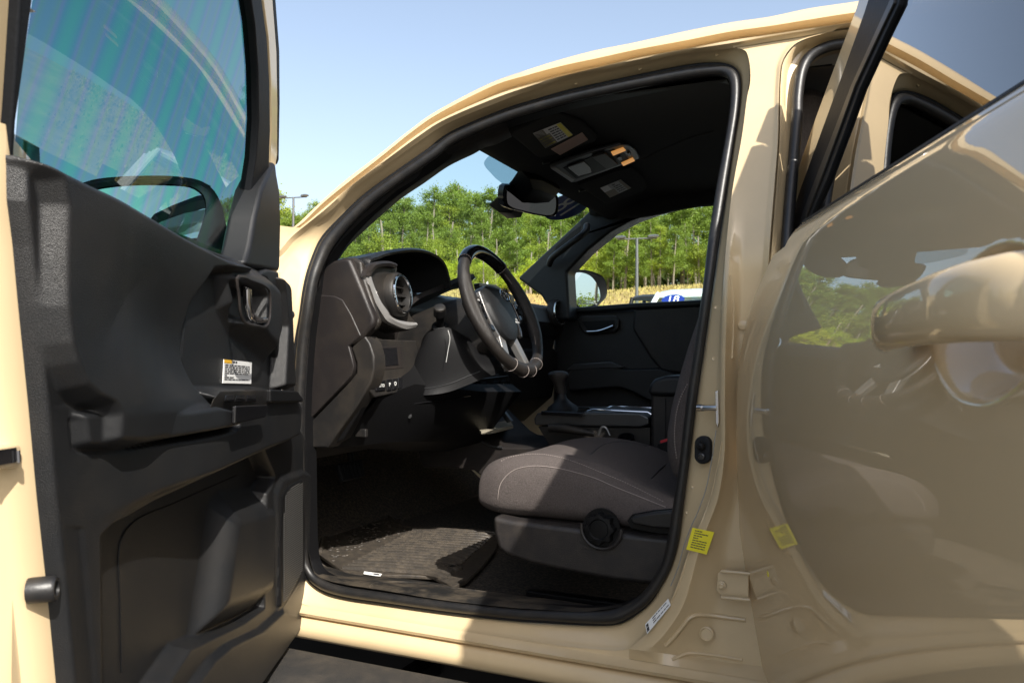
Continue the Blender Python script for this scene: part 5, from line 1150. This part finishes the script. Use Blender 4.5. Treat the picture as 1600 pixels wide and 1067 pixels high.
def tree_proto(kind, seed):
    rn = random.Random(seed); H = 1.; tk = MB(); cr = MB()
    if kind == 'pine':
        ax, ay = rn.uniform(-.006, .006), rn.uniform(-.006, .006)
        bend = [V(ax*i+rn.uniform(-.004, .004), ay*i+rn.uniform(-.004, .004), i/8) for i in range(9)]
        tk.tube(bend, [.013*(1-.75*i/8)+.002 for i in range(9)], seg=7)
        for i in range(44):
            f = rn.uniform(.36, .99) if i > 3 else rn.uniform(.3, .5); L = .20*(1.12-f)**.7*rn.uniform(.6, 1.25)+.02; a = rn.random()*6.28
            b0 = V(0, 0, f); b0 = bend[min(8, int(f*8))].lerp(bend[min(8, int(f*8)+1)], f*8-int(f*8)); tip = b0+V(math.cos(a)*L, math.sin(a)*L, L*rn.uniform(.05, .4))
            tk.tube([b0, b0.lerp(tip, .6)], [.0014, .0006], seg=4)
            for c_ in range(rn.randint(2, 4)):
                q = b0.lerp(tip, rn.uniform(.45, 1.05)); R = rn.uniform(.025, .055)
                for j in range(64): leaf(cr, q+V(rn.gauss(0, R*.7), rn.gauss(0, R*.7), rn.gauss(0, R*.45)), rn.uniform(.005, .012), rn)
    else:
        ax, ay = rn.uniform(-.008, .008), rn.uniform(-.008, .008)
        bend = [V(ax*i+rn.uniform(-.006, .006), ay*i+rn.uniform(-.006, .006), i/8*.85) for i in range(9)]
        tk.tube(bend, [.018*(1-.7*i/8)+.003 for i in range(9)], seg=7)
        for i in range(26):
            f = rn.uniform(.22, 1.); a = rn.random()*6.28; L = (.30 if kind == 'broad' else .2)*math.sin(math.pi*min(1, f*.75+.18))**.8*rn.uniform(.5, 1.1)
            b0 = bend[min(8, int(f*.8*8))]; tip = b0+V(math.cos(a)*L, math.sin(a)*L, L*rn.uniform(.2, .9))
            tk.tube([b0, b0.lerp(tip, .6)], [.0016, .0006], seg=4)
            for c_ in range(3):
                q = b0.lerp(tip, rn.uniform(.5, 1.1)); R = rn.uniform(.04, .075)
                for j in range(60): leaf(cr, q+V(rn.gauss(0, R*.7), rn.gauss(0, R*.7), rn.gauss(0, R*.55)), rn.uniform(.006, .015), rn)
    return tk, cr
protos = []
TRB = [('pine', 1, 0, 'pine_tree'), ('pine', 2, 0, 'pine_tree'), ('pine', 3, 2, 'pine_tree'), ('broad', 4, 2, 'broadleaf_tree'), ('broad', 5, 1, 'broadleaf_tree'), ('tall', 6, 2, 'broadleaf_tree'), ('broad', 7, 1, 'broadleaf_tree')]
TLAB = {'pine_tree': ('dark green pine with a thin bare lower trunk on the grassy bank', 'pine tree', 'pines of the wood behind the bank'), 'broadleaf_tree': ('bright yellow-green leafy tree at the front of the wood on the bank', 'tree', 'leafy trees of the wood behind the bank')}
for kind, seed, lm, nm in TRB:
    tk, cr_ = tree_proto(kind, seed)
    protos.append((nm, tk, cr_, lm))
meshes = {}
def put_tree(i, x, y, z, h, rz, wd=1., label=None, group=1):
    nm, tk, cr_, lm = protos[i]; L = TLAB[nm]
    root = thing(nm, label or L[0], L[1], (x, y, z), 'trees beyond the far side of the lot' if group == 2 else (L[2] if group else None)); root.rotation_euler = (0, 0, rz); root.scale = (h*wd, h*wd, h)
    if i not in meshes:
        a = tk.build('trunk', bark); b = cr_.build('crown', LM[lm], smooth=False); meshes[i] = (a.data, b.data)
        for o in (a, b): o.parent = root
    else:
        for q, n_ in zip(meshes[i], ('trunk', 'crown')):
            o = bpy.data.objects.new(n_, q); COL.objects.link(o); o.parent = root
rn = random.Random(21)
def world_at(px, Y): p = hY(px, 500, Y); return p.x
for row, (Y, n, hr, kinds) in enumerate(((37.5, 40, (1.5, 2.6), (4, 6, 3)), (40, 46, (3.2, 4.6), (0, 1, 3, 5, 2)), (44, 50, (4.4, 6.0), (0, 1, 2, 0)), (50, 50, (5.4, 7.2), (0, 1, 2, 0, 5)))):
    for i in range(n):
        px = 290+(1200-290)*(i+rn.uniform(-.35, .35)+.5)/n; y = Y+rn.uniform(-.8, 1.8); x = world_at(px, y)
        if row == 0 and px > 900: 
            if rn.random() < .8: continue
        kd = rn.choice(kinds)
        if px > 860 and row == 1: kd = rn.choice((0, 1, 2, 5))
        put_tree(kd, x, y, gh(x, y)-.1, rn.uniform(*hr)*(1+.38*max(0, (1000-px)/600)), rn.random()*6.28, rn.uniform(.8, 1.15)*(1.25 if row < 1 else 1.))
k = MB(); rf = random.Random(9)
for i in range(16000):
    px = rf.uniform(200, 1250); y = rf.uniform(56, 62); x = hY(px, 500, y).x; top = 5.2*(1+.3*max(0, (1000-px)/600))*(.8+.2*math.sin(x*.9)*math.sin(x*.37+1))
    leaf(k, V(x, y, gh(x, y)+rf.random()**.8*top), rf.uniform(.22, .5), rf)
tag(k.build('far_wood', leafmat('far_leaves', (.055, .085, .015), .4), smooth=False), 'dark mass of woodland undergrowth behind the front trees', None, None, 'stuff')
# trees round the rest of the lot (seen only in mirrors and paint)
for i in range(34):
    a = R_(60+i*8.6); r_q = rn.uniform(55, 70); x = -math.sin(a)*r_q; y = math.cos(a)*r_q
    if -40 < x < 10 and y > 20: continue
    put_tree(rn.choice((0, 1, 2, 3)), x, y, 0, rn.uniform(8, 12), rn.random()*6, 1.1, 'dark tree beyond the far side of the parking lot, away from the bank', 2)
for i in range(18):
    a = R_(278+i*2.1+rn.uniform(-.6, .6)); r_q = rn.uniform(46, 60)
    put_tree(rn.choice((0, 1, 2, 3)), -math.sin(a)*r_q, math.cos(a)*r_q, 0, rn.uniform(6, 9), rn.random()*6, 1.1, 'dark tree beyond the far side of the parking lot, away from the bank', 2)
x = world_at(930, 9.5); put_tree(6, x, 9.5, 0, 2.35, 1.,   .62, 'small bright green sapling just behind the passenger door mirror', 0)

# lamp posts
metal = mat('post_metal', (.16, .16, .16), .5, metal=.6)
def lamp_post(x, y, h, label):
    r = thing('lamp_post', label, 'lamp post', (x, y, 0), None)
    pole = MB().tube([V(x, y, 0), V(x, y, h)], [.07, .045], seg=12).build('pole', metal, r)
    MB().lathe([(.16, 0), (.16, .12), (.08, .14)], V(x, y, 0), (0, 0, 1), 16).build('base', metal, r)
    MB().tube([V(x-.62, y-.1, h-.02), V(x+.62, y+.1, h-.02)], .025, seg=8).build('cross_arm', metal, r)
    for s_ in (-1, 1):
        c = V(x+s_*.52, y+s_*.08, h+.02); b = MB().loft([[c+V(a*w_, b_*w_*.5, z) for a, b_ in ((-1, -1), (1, -1), (1, 1), (-1, 1))] for w_, z in ((.16, .0), (.18, .02), (.14, .06), (.06, .08))], cu=True, cap=True).build('lamp_head', metal, r, bevel=.01)
        MB().box(c+V(0, 0, -.005), (.28, .14, .01)).build('lens', M['grey'], b, smooth=False)
lamp_post(world_at(995, 24), 24, 4.75, 'thin twin-headed lamp post standing in front of the golden bank, seen through the passenger window')
lamp_post(world_at(457, 26), 26, 7.6, 'twin-headed lamp post seen between the driver door and the windscreen pillar')
x = world_at(761, 34.5); z = gh(x, 34.5)
mk = MB().tube([V(x, 34.5, z-.1), V(x, 34.5, z+.62)], .05, seg=8).lathe([(.05, 0), (.02, .05), (0, .06)], V(x, 34.5, z+.62), (0, 0, 1), 8).build('marker_post', M['white'])
tag(mk, 'short white marker post at the top of the bank, seen through the steering wheel', 'post')

# parked vehicles
def vehicle(nm, label, cx, cyy, body, softtop, h, wd, ln, decal=None):
    r = thing(nm, label, 'car', (cx, cyy+ln/2, 0), None)
    def P3(a, b, c): return V(cx+a, cyy+b, c)       # a across, b back from the nose, c up
    hw = wd/2; k = MB(); secs = []
    for b, zt, hw_ in ((0., .70, .82), (.06, .92, .93), (.25, 1.06, .97), (1.15, 1.16, 1.), (1.3, 1.18, 1.), (ln-.3, 1.2, 1.), (ln-.06, 1.12, .97), (ln, .8, .92)):
        secs.append([P3(s_*hw*hw_*f, b, z) for s_, f, z in ((-1, .96, .35), (-1, 1, .7), (-1, .97, zt-.12), (-1, .88, zt), (-.45, 1, zt+.03), (.45, 1, zt+.03), (1, .88, zt), (1, .97, zt-.12), (1, 1, .7), (1, .96, .35))])
    bo = k.loft(secs, cu=True, cap=True).build('body', body, r, bevel=.02)
    rm = M['rubber'] if softtop else body
    tx = .80 if softtop else .74
    gz = ((1.35, 1.17, .90), (1.95 if not softtop else 1.6, h-.06, tx)); y1 = ln-.15
    rs_ = []
    for b, z, f in ((gz[1][0], h-.05, tx), (gz[1][0]+.15, h-.005, tx), (y1-.4, h, tx), (y1-.15, h-.05, tx)):
        rs_.append([P3(-hw*f-.02, b, z-.06), P3(-hw*f, b, z-.015), P3(-hw*f*.8, b, z+.008), P3(0, b, z+.015), P3(hw*f*.8, b, z+.008), P3(hw*f, b, z-.015), P3(hw*f+.02, b, z-.06)])
    k = MB().loft(rs_, cap=True); k.build('soft_top' if softtop else 'roof', rm, r)
    gm = M['side']
    ws_ = MB().add([P3(-hw*.86, 1.36, 1.17), P3(hw*.86, 1.36, 1.17), P3(hw*tx*.96, gz[1][0], h-.07), P3(-hw*tx*.96, gz[1][0], h-.07)], [(0, 1, 2, 3)]).build('windshield', gm, r, smooth=False)
    for s_ in (-1, 1):
        for q0, q1 in ((1.45, 2.35), (2.42, 3.2), (3.27, ln-.3)):
            MB().add([P3(s_*hw*.93, q0+.05, 1.2), P3(s_*hw*.93, q1, 1.2), P3(s_*hw*(tx+.02), q1, h-.1), P3(s_*hw*(tx+.02), max(q0, gz[1][0]+.05), h-.1)], [(0, 1, 2, 3)]).build('window', gm, r, smooth=False)
        for q0 in (1.36, 2.38, 3.23, ln-.25):
            MB().tube([P3(s_*hw*.93, q0, 1.17), P3(s_*hw*(tx+.0), max(q0, gz[1][0]), h-.06)], .035, seg=8).build('roof_pillar', rm if not softtop else M['black'], r)
        MB().tube([P3(s_*hw*.95, 1.5, 1.2), P3(s_*(hw+.12), 1.5, 1.25)], .03, seg=6).box(P3(s_*(hw+.14), 1.5, 1.28), (.18, .08, .18)).build('wing_mirror', M['black'], r, bevel=.01)
        MB().lathe([(.12, -.02), (.12, .02), (.09, .04), (0, .045)], P3(s_*hw*.68, .05, .78), (0, -1, 0), 20).build('headlight', M['steel'], r)
        for b in (.75, ln-.75):
            w_ = MB().lathe([(.22, -.1), (.35, -.1), (.37, -.06), (.37, .06), (.35, .1), (.22, .1)], P3(s_*(hw-.06), b, .37), (1, 0, 0), 28).build('wheel', M['rubber'], r)
            MB().lathe([(.22, -.08), (.22, .08), (.05, .04), (0, .04)], P3(s_*(hw-.06), b, .37), (s_, 0, 0), 20).build('rim', M['darksilver'], w_)
    MB().add([P3(-hw*.86, ln-.16, 1.2), P3(hw*.86, ln-.16, 1.2), P3(hw*tx, ln-.35, h-.08), P3(-hw*tx, ln-.35, h-.08)], [(0, 1, 2, 3)]).build('rear_window', gm, r, smooth=False)
    MB().box(P3(0, -.02, .72), (wd*.5, .04, .22)).build('grille', M['black'], r, bevel=.01)
    if decal:
        c = P3(-hw*.50, (1.36+gz[1][0])/2+.18, (1.17+h-.07)/2+.235); u_ = (P3(0, gz[1][0], h-.07)-P3(0, 1.36, 1.17)).normalized(); r_q = V(1, 0, 0); n_q = r_q.cross(u_); c += n_q*.01
        d = MB().slab([c+r_q*.15*math.cos(a)+u_*.095*math.sin(a) for a in np.linspace(0, 2*math.pi, 32, endpoint=False)], n_q, .002).build('oval_decal', M['navy'], r, smooth=False)
        text('decal_number', decal, c+n_q*.003, r_q, u_, .17, M['white'], d, .0005)
    MB().box(P3(0, 2.6, 1.0), (wd*.8, 1.6, .3)).build('seat_row', M['black'], r, bevel=.05)
whitep = mat('white_paint', (.80, .80, .80), .35, coat=1.); dkp = mat('grey_paint', (.09, .10, .10), .35, coat=1.)
wx = world_at(1028, 9.3); vehicle('parked_suv', 'white car parked nose-on with a blue oval decal on its windscreen', wx+.72, 7.3, whitep, False, 1.88, 1.9, 4.7, '18')
wx = world_at(986, 12.1); vehicle('parked_offroader', 'dark off-roader with a black soft top parked beside the white car', wx+.76, 10.5, dkp, True, 2.04, 1.85, 4.2)

# ------------------------------------------------------------------ keep the hierarchy at thing > part > sub-part
def depth(o):
    d = 0
    while o.parent: o = o.parent; d += 1
    return d
bpy.context.view_layer.update()
for o in list(bpy.data.objects):
    if depth(o) > 2:
        a = o
        while depth(a) > 1: a = a.parent
        o.parent = a; o.matrix_parent_inverse = Matrix.Identity(4)
